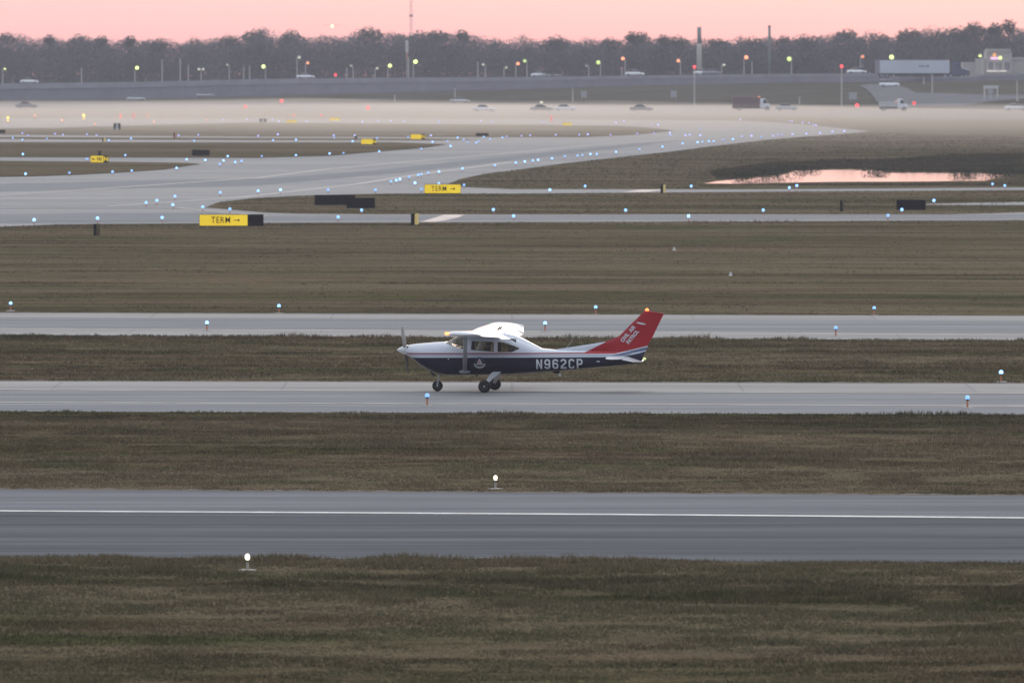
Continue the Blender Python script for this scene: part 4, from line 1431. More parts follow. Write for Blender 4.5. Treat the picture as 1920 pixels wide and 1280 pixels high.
for nm_, rws, mt_, tw_, lb_ in (('back', ((250, 22, 0), (225, 26, 1)), 'leaf_bare', .35, 'pale grey back rows of the bare winter woods'),
                                ('front', ((195, 36, 8), (170, 30, 13), (150, 30, 24)), 'leaf_mix', 0.0, 'darker front rows of the woods behind the freeway')):
    VS = []
    for row, (dy, dpx, drop) in enumerate(rws):
        px = -420 + random.uniform(0, 20)
        while px < 2340:
            px += dpx * random.uniform(.5, 1.35)
            x, Y = wood_pt(px, dy + random.uniform(-12, 12))
            s_ = FPX / Y
            top = lerp(SKX, SKY, px) + drop + random.uniform(-1, 6 if nm_ == 'back' else 14)
            z1 = CH - (top - YH) / s_
            rad = random.uniform(3.2, 7.0)
            V, C = crown(x, Y, 2 + (2.5 if nm_ == 'back' else 0), z1, rad, 1500 if nm_ == 'back' else 1100, .27, 26, twiggy=tw_, low=.1)
            VS.append(V)
            w = .2
            VS.append(np.array([[x - w, Y, 1.9], [x + w, Y, 1.9], [x + w * .5, Y, z1 - 2], [x - w * .5, Y, z1 - 2]]))
    V = np.concatenate(VS)
    wo = np_mesh('woodland', V, np.arange(len(V)).reshape(-1, 4), M[mt_])
    tag(wo, lb_, 'woodland', kind='stuff')


def limbs(z0, H, rad, seed, n=9, r0=.24):
    rr = random.Random(seed)
    m = MB()
    m.tube((0, 0, -.2), (rr.uniform(-.2, .2), 0, H * .5), r0, r0 * .65, 8)
    m.tube((0, 0, H * .45), (rr.uniform(-.4, .4), rr.uniform(-.3, .3), H * .93), r0 * .65, .05, 6)
    for i in range(n):
        a = rr.uniform(0, 2 * PI)
        zb = H * rr.uniform(.32, .75)
        e = Vector((math.cos(a) * rad * rr.uniform(.5, .9), math.sin(a) * rad * rr.uniform(.5, .9), min(H * .97, zb + H * rr.uniform(.12, .32))))
        m.tube((0, 0, zb), e, r0 * .4, .04, 5)
        for j in range(2):
            q = Vector((0, 0, zb)).lerp(e, rr.uniform(.4, .8))
            m.tube(q, q + Vector((rr.uniform(-1, 1), rr.uniform(-1, 1), rr.uniform(.5, 1.6))), r0 * .16, .03, 4)
    return m


PROTO = []
for i, (kind, rad, H, n, sz, tw) in enumerate((('leaf_dark', 4.0, 16, 2600, .24, 0), ('leaf_dark', 3.0, 16, 2000, .24, 0), ('leaf_bare', 4.2, 16, 1700, .22, .7), ('leaf_bare', 3.2, 16, 1300, .2, .75), ('leaf_dark', 5.2, 16, 3000, .25, .1))):
    r_ = np.random.default_rng(50 + i)
    t = thing('evergreen_tree' if kind == 'leaf_dark' else 'bare_tree', 'x', 'tree')
    limbs(0, H, rad, 30 + i, 9).build('trunk', M['bark'], t)
    V, C = crown(0, 0, H * .35, H, rad, n, sz, 20, r_, tw)
    np_mesh('crown', V, np.arange(len(V)).reshape(-1, 4), M[kind], t)
    PROTO.append(t)
TREES = [(12, 60, 0), (50, 66, 3), (92, 65, 1), (150, 63, 4), (190, 66, 0), (245, 67, 1), (300, 71, 4), (368, 67, 2), (430, 66, 0), (478, 53, 0), (492, 49, 3), (545, 55, 4), (600, 64, 2), (665, 54, 2), (694, 49, 0),
         (735, 57, 3), (790, 56, 4), (822, 55, 0), (868, 56, 1), (930, 70, 2), (983, 62, 3), (1043, 65, 4), (1105, 69, 2), (1145, 69, 0), (1184, 59, 1), (1204, 59, 0), (1243, 65, 1), (1270, 66, 4), (1345, 71, 0), (1390, 64, 3),
         (1412, 68, 4), (1470, 66, 0), (1512, 63, 4), (1560, 59, 3), (1586, 53, 0), (1624, 55, 2), (1650, 61, 4), (1703, 51, 0), (1736, 47, 2), (1768, 52, 4), (1826, 40, 0), (1863, 43, 1), (1889, 37, 1), (1915, 52, 3), (1800, 49, 4)]
WH = [(0, 'far left edge of the woods'), (300, 'left woods'), (600, 'woods under the bright point'), (860, 'woods beside the radio mast'), (1200, 'woods at the middle'), (1460, 'woods near the tall column'), (1700, 'woods above the white trailer'), (2000, 'woods at the far right')]
first = set()
for k, (px, top, pi) in enumerate(TREES):
    pr = PROTO[pi]
    o = pr if pi not in first else copy_tree(pr)
    first.add(pi)
    x, Y = wood_pt(px, 205 + random.uniform(-12, 25))
    H = CH - (top - YH) * Y / FPX - 2
    o.location = (x, Y, 2)
    f = H / 16
    o.scale = (f * .95, f * .95, f)
    o.rotation_euler = (0, 0, random.uniform(0, 6.28))
    z = next(w for q, w in reversed(WH) if px >= q - 300 or q == 0)
    z = [w for q, w in WH if q >= px - 60][0]
    kind = {0: 'round topped evergreen tree', 1: 'narrow dark evergreen tree', 2: 'wide bare branched tree', 3: 'thin bare branched tree', 4: 'broad dark evergreen tree'}[pi]
    o['label'] = '%s on the skyline of the %s' % (kind, z)
    o['group'] = 'trees on the skyline'
# disambiguate repeated tree labels by their order
from collections import defaultdict
dd = defaultdict(list)
for o in bpy.data.objects:
    if o.parent is None and o.get('category') == 'tree':
        dd[o['label']].append(o)
for lb, L in dd.items():
    if len(L) > 1:
        L.sort(key=lambda q: q.location.x)
        for i, o in enumerate(L):
            a = o['label'].split(' on the skyline')
            o['label'] = '%s, %s from left in %s' % (a[0], ('first', 'second', 'third', 'fourth', 'fifth')[i], a[1].replace(' of the ', ''))
            o['label'] = o['label'].strip()

# reeds and bushes round the pond


def reed_poly(poly, n, h, w, label, mt='blades', name='reeds'):
    return grass(poly, n, h, w, label, name=name, mat=M[mt], spread=.6, tuft=4)


M['reed_dark'] = grass_mat('dark_reeds', True, .4, (.022, .026, .022))
M['reed_mid'] = grass_mat('brown_rushes', True, .9, (.03, .034, .03))
RE = [(1485, 319.5), (1466, 326), (1440, 329.5), (1345, 337)]
RB = [(2100, 330), (1890, 327), (1850, 323.5), (1790, 322.5), (1668, 321.5), (1640, 317.5), (1600, 316.5), (1520, 317)] + RE
reed_poly([(1330, 322), (1400, 312), (1440, 305), (1520, 303), (1580, 299), (1640, 301), (1760, 292), (1860, 289), (1960, 287), (2100, 286)] + RB, 30000, .12, .07, 'dark marsh reeds behind the pond', 'reed_dark')
reed_poly([(1290, 338), (1330, 312), (1400, 301), (1480, 293), (1600, 291), (1680, 286), (1800, 284), (1950, 280), (2100, 282)] + RB, 8000, .08, .07, 'loose brown rushes round the dark marsh', 'reed_mid')
grass([(1316, 346.5), (1500, 343.5), (1700, 342.5), (1850, 341.5), (1880, 336), (1895, 328), (2100, 330), (2100, 346), (1312, 350)], 9000, .07, .06, 'green grass on the near bank of the pond')
M['leaf_green'] = leaf_mat('pond_bush_leaves', (.014, .022, .012), (.028, .04, .02), (.055, .065, .035))
BUSH = [(1395, 333.5, 1.7, .8, 'low bush at the left end of the pond'), (1432, 330, 2.2, 1.1, 'bush on the far bank, second from the left'), (1455, 328, 2.6, 1.6, 'large dark bush on the far bank left of centre'),
        (1505, 320, 1.6, .8, 'small bush on the far bank beside the large one'), (1644, 324, 1.5, .7, 'small dark bush standing in the pond edge at middle'), (1812, 327.5, 1.5, .9, 'thin bush on the far bank at right'),
        (1862, 328, 2.0, 1.3, 'bush at the right end of the pond'), (1900, 332, 2.8, 2.0, 'largest bush right of the pond')]
for i, (px, py, rad, h, lb) in enumerate(BUSH):
    p = G(px, py)
    t = thing('bush', lb, 'bush', p, group='bushes round the pond')
    r_ = np.random.default_rng(90 + i)
    h *= .55
    V, C = crown(0, 0, -.1, h, rad, 700, .07, 12, r_)
    np_mesh('foliage', V, np.arange(len(V)).reshape(-1, 4), M['leaf_green'], t)
    m = MB()
    for q in range(5):
        m.tube((0, 0, -.1), (random.uniform(-.6, .6) * rad, random.uniform(-.5, .5) * rad, h * .7), .03, .01, 4)
    m.build('stems', M['bark'], t)
# ------------------------------------------------------------------ the small aircraft
YAW = 7.4
ca, sa = math.cos(R(YAW)), math.sin(R(YAW))
plane = thing('light_aircraft', 'white, navy and red high wing propeller plane N962CP taxiing to the left', 'aircraft', (-.751 - 3.05 * ca, 310.9 + 3.05 * sa, .02), -R(YAW))
# local axes: +x aft from the spinner tip, +y the far wing, z up
FX = [.36, .47, .60, .80, 1.0, 1.3, 1.675, 1.92, 2.1, 2.3, 3.0, 3.87, 4.15, 4.68, 5.3, 6.0, 6.8, 7.6, 8.0, 8.12]
FT = [1.50, 1.527, 1.545, 1.565, 1.583, 1.607, 1.63, 1.77, 1.86, 1.88, 1.88, 1.80, 1.68, 1.43, 1.37, 1.35, 1.34, 1.33, 1.32, 1.30]
FB = [1.16, 1.12, 1.0, .83, .72, .60, .525, .525, .53, .535, .545, .575, .59, .625, .665, .735, .82, .90, .96, 1.06]
FW = [.30, .40, .45, .49, .51, .53, .545, .55, .555, .555, .555, .55, .52, .44, .36, .28, .19, .11, .07, .045]
FN = [2.3, 2.5, 2.6, 2.7, 2.8, 3.0, 3.4, 3.8, 4, 4.2, 4.2, 4, 3.6, 3, 2.7, 2.6, 2.5, 2.4, 2.2, 2]


def fus(x):
    return [float(np.interp(x, FX, a)) for a in (FT, FB, FW, FN)]


def surf(x, z):
    t, b, w, n = fus(x)
    zc, h = (t + b) / 2, (t - b) / 2
    k = min(.999, abs((z - zc) / h))
    return w * (1 - k ** n) ** (1 / n)


def fring(x, N=104, inset=0.0, a0=0.0, a1=2 * PI, closed=True):
    t, b, w, n = fus(x)
    zc, h = (t + b) / 2, (t - b) / 2
    r = []
    for i in range(N):
        a = a0 + (a1 - a0) * i / (N if closed else N - 1)
        c, s = math.cos(a), math.sin(a)
        r.append(Vector((x, math.copysign(abs(c) ** (2 / n), c) * (w - inset), zc + math.copysign(abs(s) ** (2 / n), s) * (h - inset))))
    return r


def aircraft_paint():
    m, t, b = new_mat('aircraft_paint')
    tcn = nd(t, 'ShaderNodeTexCoord')
    sp = nd(t, 'ShaderNodeSeparateXYZ')
    t.links.new(tcn.outputs['Object'], sp.inputs[0])
    x, z = sp.outputs['X'], sp.outputs['Z']
    zn = nd(t, 'ShaderNodeMapRange')
    t.links.new(x, zn.inputs[0])
    for i, v in enumerate((.5, 8.0, 1.112, 1.15)):
        zn.inputs[i + 1].default_value = v
    d = vm(t, 'SUBTRACT', z, zn.outputs[0])
    e = vm(t, 'SUBTRACT', z, vm(t, 'ADD', 1.248, vm(t, 'MULTIPLY', vm(t, 'SUBTRACT', x, 7.19), .244)))

    def between(v, lo, hi):
        return vm(t, 'MULTIPLY', vm(t, 'GREATER_THAN', v, lo), vm(t, 'LESS_THAN', v, hi))
    n = noise(t, tcn.outputs['Object'], 4, 4)
    c = mixc(t, n, (.50, .53, .59), (.58, .61, .66))
    red, navy, silver = (.30, .012, .018), (.006, .006, .024), (.30, .32, .38)
    c = mixc(t, vm(t, 'MULTIPLY', between(d, .106, .150), vm(t, 'LESS_THAN', x, 7.1)), c, (.20, .010, .016))
    c = mixc(t, between(d, .038, .085), c, silver)
    c = mixc(t, vm(t, 'LESS_THAN', d, 0.0), c, navy)
    tl = vm(t, 'GREATER_THAN', x, 7.05)
    c = mixc(t, vm(t, 'MULTIPLY', vm(t, 'MULTIPLY', tl, vm(t, 'GREATER_THAN', d, .04)), between(e, -.13, -.03)), c, (.10, .12, .20))
    c = mixc(t, vm(t, 'MULTIPLY', vm(t, 'MULTIPLY', tl, vm(t, 'GREATER_THAN', d, .0)), vm(t, 'LESS_THAN', e, -.165)), c, navy)
    # red fin area: right of the slanting boundary, above the tail bands
    bx = vm(t, 'ADD', 6.23, vm(t, 'MULTIPLY', vm(t, 'MINIMUM', vm(t, 'SUBTRACT', z, 1.30), .33), 2.0))
    rf = vm(t, 'MULTIPLY', vm(t, 'MULTIPLY', vm(t, 'GREATER_THAN', x, bx), vm(t, 'GREATER_THAN', e, 0.0)), vm(t, 'GREATER_THAN', d, .110))
    c = mixc(t, rf, c, red)
    t.links.new(c, b.inputs['Base Color'])
    b.inputs['Roughness'].default_value = .35
    b.inputs['Specular IOR Level'].default_value = .3
    b.inputs['Coat Weight'].default_value = .2
    b.inputs['Coat Roughness'].default_value = .15
    return m


PAINT = aircraft_paint()
WHITE = plain('aircraft_white', (.80, .81, .83), .3, var=.04, coat=.5)
GREYP = plain('aircraft_grey', (.20, .215, .24), .4, var=.06)
DECAL = plain('registration_grey', (.50, .51, .54), .5, var=.08)
INNER = plain('cabin_lining', (.13, .11, .095), .9)
mg, tg, bgl = new_mat('cabin_glass')
tg.nodes.remove(bgl)
tr_, gl_, fr_, mxs = nd(tg, 'ShaderNodeBsdfTransparent'), nd(tg, 'ShaderNodeBsdfGlossy'), nd(tg, 'ShaderNodeFresnel'), nd(tg, 'ShaderNodeMixShader')
tr_.inputs[0].default_value = (.72, .70, .66, 1)
gl_.inputs['Roughness'].default_value = .03
fr_.inputs[0].default_value = 1.5
tg.links.new(fr_.outputs[0], mxs.inputs[0])
tg.links.new(tr_.outputs[0], mxs.inputs[1])
tg.links.new(gl_.outputs[0], mxs.inputs[2])
tg.links.new(mxs.outputs[0], [n for n in tg.nodes if n.type == 'OUTPUT_MATERIAL'][0].inputs[0])

# hull
xs = sorted(set([round(v, 3) for v in np.linspace(.36, 8.12, 90)] + FX))
hull = MB().loft([fring(x) for x in xs]).build('fuselage', PAINT, plane, smooth=True)

WSH = [(1.66, 1.585), (2.20, 1.405), (2.30, 1.405), (2.30, 1.80), (2.05, 1.95), (1.5, 1.9)]
DWIN = [(2.545, 1.665), (2.525, 1.375), (3.06, 1.33), (3.28, 1.31), (3.28, 1.635), (2.9, 1.655)]
RWIN = [(3.395, 1.635), (3.60, 1.625), (3.82, 1.555), (4.10, 1.455), (4.10, 1.40), (3.86, 1.305), (3.395, 1.305)]


def cut(target, mb, mat):
    c = mb.build('cutter', mat, target.parent)
    md = target.modifiers.new('cut', 'BOOLEAN')
    md.operation = 'DIFFERENCE'
    md.object = c
    md.solver = 'EXACT'
    try:
        md.material_mode = 'TRANSFER'
    except Exception:
        pass
    dg = bpy.context.evaluated_depsgraph_get()
    me = bpy.data.meshes.new_from_object(target.evaluated_get(dg))
    target.modifiers.clear()
    old = target.data
    target.data = me
    bpy.data.meshes.remove(old)
    bpy.data.objects.remove(c)


cut(hull, MB().box(1.95, 4.0, -.47, .47, .85, 1.74), INNER)
cut(hull, MB().prism(WSH, -1, 1), WHITE)
cut(hull, MB().prism(DWIN, -1, 1), WHITE)
cut(hull, MB().prism(RWIN, -1, 1), WHITE)
for pl in hull.data.polygons:
    pl.use_smooth = True
try:
    hull.data.set_sharp_from_angle(angle=R(35))
except Exception:
    pass


def pane(poly, side, name, inset=.012, mat=mg, parent=plane):
    """thin pane following the hull side; poly in x,z"""
    bm = bmesh.new()
    vs = [bm.verts.new((x, 0, z)) for x, z in poly]
    f = bm.faces.new(vs)
    bmesh.ops.triangulate(bm, faces=[f])
    bmesh.ops.subdivide_edges(bm, edges=bm.edges, cuts=2, use_grid_fill=True)
    for v in bm.verts:
        v.co.y = side * (surf(v.co.x, v.co.z) - inset)
    me = bpy.data.meshes.new(name)
    bm.to_mesh(me)
    bm.free()
    me.materials.append(mat)
    o = bpy.data.objects.new(name, me)
    COL.objects.link(o)
    o.parent = parent
    return o


def grow(poly, d):
    cx, cz = sum(p[0] for p in poly) / len(poly), sum(p[1] for p in poly) / len(poly)
    r = []
    for x, z in poly:
        v = Vector((x - cx, z - cz))
        v = v * (1 + d / max(.05, v.length))
        r.append((cx + v.x, cz + v.y))
    return r


for s in (-1, 1):
    pane(DWIN, s, 'door_window')
    pane(RWIN, s, 'rear_window')
# windshield wrapped over the front of the cabin
rings = []
for x in np.linspace(1.62, 2.31, 12):
    zl = float(np.interp(x, [1.62, 2.2, 2.31], [1.598, 1.40, 1.40]))
    t, b, w, n = fus(x)
    zc, h = (t + b) / 2, (t - b) / 2
    k = max(-.99, min(.995, (zl - zc) / h))
    a0 = math.asin(math.copysign(abs(k) ** (n / 2), k))
    rings.append(fring(x, 25, .012, a0, PI - a0, False))
m = MB()
n_ = 25
m.add([p for r in rings for p in r], [(j * n_ + i, j * n_ + i + 1, (j + 1) * n_ + i + 1, (j + 1) * n_ + i) for j in range(len(rings) - 1) for i in range(n_ - 1)])
m.build('windshield', mg, plane, smooth=True)
# seats and panel inside
for y in (-.25, .25):
    for x, nm in ((2.75, 'front_seat'), (3.55, 'rear_seat')):
        st = MB().box(x - .28, x + .18, y - .2, y + .2, .87, 1.02).build(nm, plain('seat_fabric', (.07, .055, .045), .9), plane, bevel=.03)
        MB().prism([(x + .12, 1.0), (x + .22, 1.0), (x + .32, 1.48), (x + .22, 1.5)], y - .19, y + .19).build('seat_back', plain('seat_fabric', (.075, .06, .05), .9), st, bevel=.02)
        MB().prism([(x + .24, 1.5), (x + .32, 1.5), (x + .34, 1.64), (x + .27, 1.65)], y - .11, y + .11).build('headrest', plain('seat_fabric', (.05, .042, .036), .9), st, bevel=.01)
MB().prism([(1.97, 1.0), (2.1, 1.0), (2.1, 1.42), (1.97, 1.45)], -.45, .45).build('instrument_panel', M['dark_metal'], plane)


# markings that lie on the near side
def on_side(x, z, off=.006):
    off += .008
    return Vector((x, -(surf(x, z) + off), z))


def stroke(pts, w):
    """ribbon outline of a polyline with mitred corners"""
    n = len(pts)
    P = [Vector(p) for p in pts]
    L, Rr = [], []
    for i in range(n):
        d0 = (P[i] - P[i - 1]).normalized() if i else None
        d1 = (P[i + 1] - P[i]).normalized() if i < n - 1 else None
        if d0 is None:
            nn_ = Vector((-d1.y, d1.x))
        elif d1 is None:
            nn_ = Vector((-d0.y, d0.x))
        else:
            a, b = Vector((-d0.y, d0.x)), Vector((-d1.y, d1.x))
            nn_ = (a + b)
            nn_ = nn_ / max(.25, nn_.dot(a))
        L.append(P[i] + nn_ * w / 2)
        Rr.append(P[i] - nn_ * w / 2)
    return L, Rr


q9 = [(.085, .26), (.085, .19), (.19, .085), (.43, .085), (.535, .19), (.535, .81), (.43, .915), (.19, .915), (.085, .81), (.085, .56), (.19, .455), (.448, .455)]
GL = {'9': q9, '6': [(.62 - x, 1 - y) for x, y in q9],
      '2': [(.085, .74), (.085, .81), (.19, .915), (.43, .915), (.535, .81), (.535, .62), (.085, .2), (.085, .085), (.62, .085)],
      'C': [(.535, .74), (.535, .81), (.43, .915), (.19, .915), (.085, .81), (.085, .19), (.19, .085), (.43, .085), (.535, .19), (.535, .26)],
      'P': [(.085, 0), (.085, .915), (.43, .915), (.535, .81), (.535, .55), (.43, .445), (.172, .445)]}


def decal(polys, name, mat, parent, off, cuts=3):
    """flat polygons in x,z laid onto the curved hull side"""
    bm = bmesh.new()
    for P in polys:
        vs = [bm.verts.new((x, 0, z)) for x, z in P]
        bm.faces.new(vs)
    bmesh.ops.remove_doubles(bm, verts=bm.verts, dist=1e-5)
    bmesh.ops.triangulate(bm, faces=bm.faces)
    bmesh.ops.subdivide_edges(bm, edges=bm.edges, cuts=cuts, use_grid_fill=True)
    for v in bm.verts:
        v.co = on_side(v.co.x, v.co.z, off)
    me = bpy.data.meshes.new(name)
    bm.to_mesh(me)
    bm.free()
    me.materials.append(mat)
    o = bpy.data.objects.new(name, me)
    COL.objects.link(o)
    o.parent = parent
    return o


x0, zb, hh, pitch = 4.665, .755, .315, .262
PL = []
for i, ch in enumerate('N962CP'):
    ox = x0 + i * pitch
    f = lambda p: (ox + p[0] * hh * .98, zb + i * .0035 + p[1] * hh)
    if ch == 'N':
        for q in ([(0, 0), (.17, 0), (.17, .67), (.17, 1), (0, 1)], [(.17, 1), (.17, .67), (.45, 0), (.45, .33)], [(.45, 0), (.62, 0), (.62, 1), (.45, 1), (.45, .33)]):
            PL.append([f(p) for p in q])
    else:
        L, Rr = stroke(GL[ch], .165)
        for j in range(len(L) - 1):
            PL.append([f(L[j]), f(L[j + 1]), f(Rr[j + 1]), f(Rr[j])])
decal(PL, 'registration_lettering', DECAL, hull, .004)
ec, ez = 2.81, .925


def disc(cx, cz, r, n=28):
    return [(cx + r * math.cos(2 * PI * i / n), cz + r * math.sin(2 * PI * i / n)) for i in range(n)]


em = decal([disc(ec, ez + .05, .165)], 'emblem', plain('emblem_blue', (.012, .016, .055), .5), hull, .0)
decal([[(ec + x, ez + .045 + z) for x, z in ((-.10, -.075), (.10, -.075), (0, .13))]], 'emblem_triangle', DECAL, em, .004)
PL = []
for a in (90, 210, 330):
    c_, s_ = math.cos(R(a)), math.sin(R(a))
    PL.append([(ec + c_ * r1 - s_ * w_, ez + .03 + s_ * r1 + c_ * w_) for r1, w_ in ((.008, .012), (.062, .018), (.062, -.018), (.008, -.012))])
decal(PL, 'emblem_propeller', plain('emblem_red', (.35, .05, .07), .5), em, .008)
aa = [R(188 + (352 - 188) * i / 20) for i in range(21)]
o_ = [(ec + .20 * math.cos(a), ez + .02 + .215 * math.sin(a) * .82) for a in aa]
i_ = [(ec + .135 * math.cos(a), ez + .02 + .14 * math.sin(a) * .82) for a in aa]
decal([[o_[k], o_[k + 1], i_[k + 1], i_[k]] for k in range(20)], 'emblem_scroll', plain('emblem_scroll_grey', (.33, .34, .33), .5), em, .004, 1)
# small pale data plate near the tail, fuel cap dot
decal([[(6.62, .985), (6.73, .985), (6.73, 1.02), (6.62, 1.02)]], 'data_plate', DECAL, hull, .0, 1)
decal([disc(1.78, 1.075, .02, 12)], 'access_cap', DECAL, hull, .0, 1)

# spinner and propeller
MB().lathe([(.004, 0), (.035, .03), (.085, .11), (.135, .22), (.165, .33), (.168, .36)], (0, 0, 1.345), 28, 'X').build('spinner', plain('spinner_white', (.55, .56, .58), .3, coat=.4), plane, smooth=True)
prop = thing('propeller', None, None)
prop.parent = plane
bl = []
for sgn in (1, -1):
    rings = []
    for k in range(9):
        f = k / 8
        r_ = .12 + f * .95
        ch = .07 + .085 * math.sin(PI * min(1, f * .85 + .12)) * .9
        if k == 8:
            ch = .05
        tw = R(64 - 24 * f)
        th = .028 * (1 - f * .75)
        rg = []
        for j in range(10):
            a = 2 * PI * j / 10
            u, v = math.cos(a) * ch / 2, math.sin(a) * th / 2
            rg.append(Vector((u * math.sin(tw) + v * math.cos(tw), u * math.cos(tw) - v * math.sin(tw), r_)))
        rings.append(rg)
    rot = Matrix.Rotation(R(41) + (0 if sgn > 0 else PI), 3, 'X')
    rings = [[rot @ p + Vector((.27, 0, 1.345)) for p in rg] for rg in rings]
    MB().loft(rings).build('blade', plain('blade_sky_tone_' + ('light' if sgn > 0 else 'dark'), (.42, .40, .36) if sgn > 0 else (.035, .033, .033), .4), prop, smooth=True)  # upper blade painted paler for the sky it reflects, lower left dark
MB().lathe([(.10, .22), (.13, .24), (.13, .33), (.10, .35)], (0, 0, 1.345), 18, 'X').build('hub', M['dark_metal'], prop)
# cowl intakes and exhaust
for y in (-.22, .22):
    MB().lathe([(.085, .375), (.085, .468)], (0, y, 1.40), 16, 'X').build('air_intake', M['black'], plane)
MB().tube((1.15, -.22, .64), (1.28, -.24, .50), .035, n=10).build('exhaust_pipe', M['dark_metal'], plane)


# wings
def airfoil(x0, c, y, z, f0=0.0, f1=1.0, N=16, t=.125, camber=.025):
    """closed ring in x,z: upper from front to back, then lower back to front"""
    up, lo = [], []
    for i in range(N + 1):
        f = f0 + (f1 - f0) * (i / N) ** (1.6 if f0 == 0 else 1)
        th = 5 * t * (.2969 * math.sqrt(f) - .126 * f - .3516 * f * f + .2843 * f ** 3 - .1036 * f ** 4)
        cb = camber * 4 * f * (1 - f)
        up.append(Vector((x0 + f * c, y, z + (cb + th) * c)))
        lo.append(Vector((x0 + f * c, y, z + (cb - th) * c)))
    return up + (lo[::-1][:-1] if f0 == 0 else lo[::-1])


def wing_geo(ay):
    """leading edge x, chord, height for distance ay from the centre line"""
    le = 2.24 if ay < 2.6 else 2.24 + (ay - 2.6) / 2.85 * .12
    c = 1.63 if ay < 2.6 else 1.63 - (ay - 2.6) / 2.85 * .49
    return le, c, 1.865 + max(0, ay - .5) * math.tan(R(1.95))


def wring(ay, s, f0=0.0, f1=1.0, t=.125, dz=0.0, drop=0.0, hinge=None):
    le, c, z = wing_geo(ay)
    r = airfoil(le, c, s * ay, z, f0, f1, t=t)
    inc = R(1.5)
    out_ = []
    for p in r:
        dx, dzz = p.x - le, p.z - z
        p = Vector((le + dx * math.cos(inc) + dzz * math.sin(inc), p.y, z + dzz * math.cos(inc) - dx * math.sin(inc)))
        out_.append(p)
    if drop:
        hx = le + c * f0
        hz = z + .025 * c * .7 - (c * f0) * math.sin(inc)
        a = R(drop)
        out_ = [Vector((hx + (p.x - hx) * math.cos(a) + (p.z - hz) * math.sin(a), p.y, hz + (p.z - hz) * math.cos(a) - (p.x - hx) * math.sin(a))) for p in out_]
    return out_


for s, gm, nm in ((-1, 'red_glow', 'near'), (1, 'blue_glow', 'far')):
    rings = [wring(a, s, 0, .755) for a in (.015, .6, 1.6, 2.6, 3.6, 4.6, 5.2)]
    wg = MB().loft(rings).build('wing', WHITE, plane, smooth=True)
    wg.data.set_sharp_from_angle(angle=R(40))
    # rounded tip closing the wing
    tipr = [wring(5.203, s), ]
    for k, (dy, sc_) in enumerate(((.10, .985), (.19, .93), (.25, .82))):
        le, c, z = wing_geo(5.2)
        b_ = wring(5.2, s)
        cx_ = le + c * .45
        tipr.append([Vector((cx_ + (p.x - cx_) * sc_, s * (5.2 + dy), z + .01 + (p.z - z) * (sc_ ** 3.2))) for p in b_])
    MB().loft(tipr).build('wing_tip', WHITE, wg, smooth=True)
    MB().loft([wring(a, s, .765, 1, drop=15) for a in (.62, 1.2, 2.0, 2.78)]).build('flap', GREYP if s > 0 else WHITE, wg, smooth=False)  # far flap's grey is the dimmer sky's reflection put into the colour
    MB().loft([wring(a, s, .765, 1, drop=9) for a in (2.83, 3.6, 4.4, 5.17)]).build('aileron', plain('aileron_dim_sky', (.42, .44, .50), .4), wg, smooth=False)  # aileron toned down in colour to mimic the darker sky it mirrors
    le, c, z = wing_geo(5.3)
    MB().sphere((le + .05, s * 5.44, z + .02), .055, 12, (1.5, 1, 1)).build('navigation_light', glow('wing_light_' + ('orange' if s < 0 else 'green'), (1.0, .20, .06) if s < 0 else (.1, .8, .4), 4 if s < 0 else .0), wg, smooth=True)
    # strut with streamlined section and its lower fairing
    st = MB().tube((2.32, s * .535, .66), (2.62, s * 2.62, 1.90), .073, .066, 14, True, ((1, 0, 0), 1.0))
    # squash across the airflow
    a_, b_ = Vector((2.32, s * .535, .66)), Vector((2.62, s * 2.62, 1.90))
    d_ = (b_ - a_).normalized()
    nrm = d_.cross(Vector((1, 0, 0))).normalized()
    for i, v in enumerate(st.v):
        v = Vector(v)
        q = a_ + d_ * (v - a_).dot(d_)
        e_ = v - q
        st.v[i] = tuple(q + e_ - nrm * e_.dot(nrm) * .62)
    so = st.build('wing_strut', plain('strut_grey', (.30, .31, .33), .4), plane, smooth=True)
    MB().sphere((2.32, s * .56, .655), .19, 16, (1, .42, .32)).build('strut_fairing', GREYP, so, smooth=True)
    MB().sphere((2.62, s * 2.60, 1.895), .14, 12, (1.1, .6, .4)).build('strut_cuff', GREYP, so, smooth=True)
# dark wing walkway marks on the far wing
le, c, z = wing_geo(2.3)

# raised roof fairing behind the wing down to the tail cone
m = MB()
rg = []
for x, w, zt in ((3.2, .34, 1.93), (3.55, .34, 1.925), (3.9, .33, 1.86), (4.2, .29, 1.73), (4.5, .23, 1.57), (4.8, .15, 1.42)):
    base = fus(x)[0] - .08
    rg.append([Vector((x, w * math.cos(a), base + (zt - base) * math.sin(a))) for a in [PI * i / 12 for i in range(13)]])
m.loft(rg, True).build('roof_fairing', PAINT, plane, smooth=True)

# fin and rudder
FIN = [  # LE x, LE z, TE x, TE z, thickness
    (5.20, 1.345, 7.75, 1.285, .05), (5.30, 1.395, 7.78, 1.34, .07), (6.20, 1.53, 7.86, 1.48, .10), (6.88, 1.64, 7.93, 1.60, .11), (7.33, 1.82, 8.01, 1.77, .10),
    (7.73, 2.22, 8.22, 2.17, .085), (8.00, 2.48, 8.36, 2.41, .075), (8.15, 2.64, 8.43, 2.60, .06)]


def fin_ring(xl, zl, xt, zt, th, N=10, blunt=False):
    up = []
    for i in range(N + 1):
        f = i / N
        t = th * (math.sqrt(f) * 1.48 - f * .98 if not blunt else (1 - f) * .55 + .03) * (1 if not blunt else .9)
        up.append((xl + (xt - xl) * f, t / 2 + .004, zl + (zt - zl) * f))
    r = [Vector(p) for p in up] + [Vector((p[0], -p[1], p[2])) for p in up[::-1]]
    return r


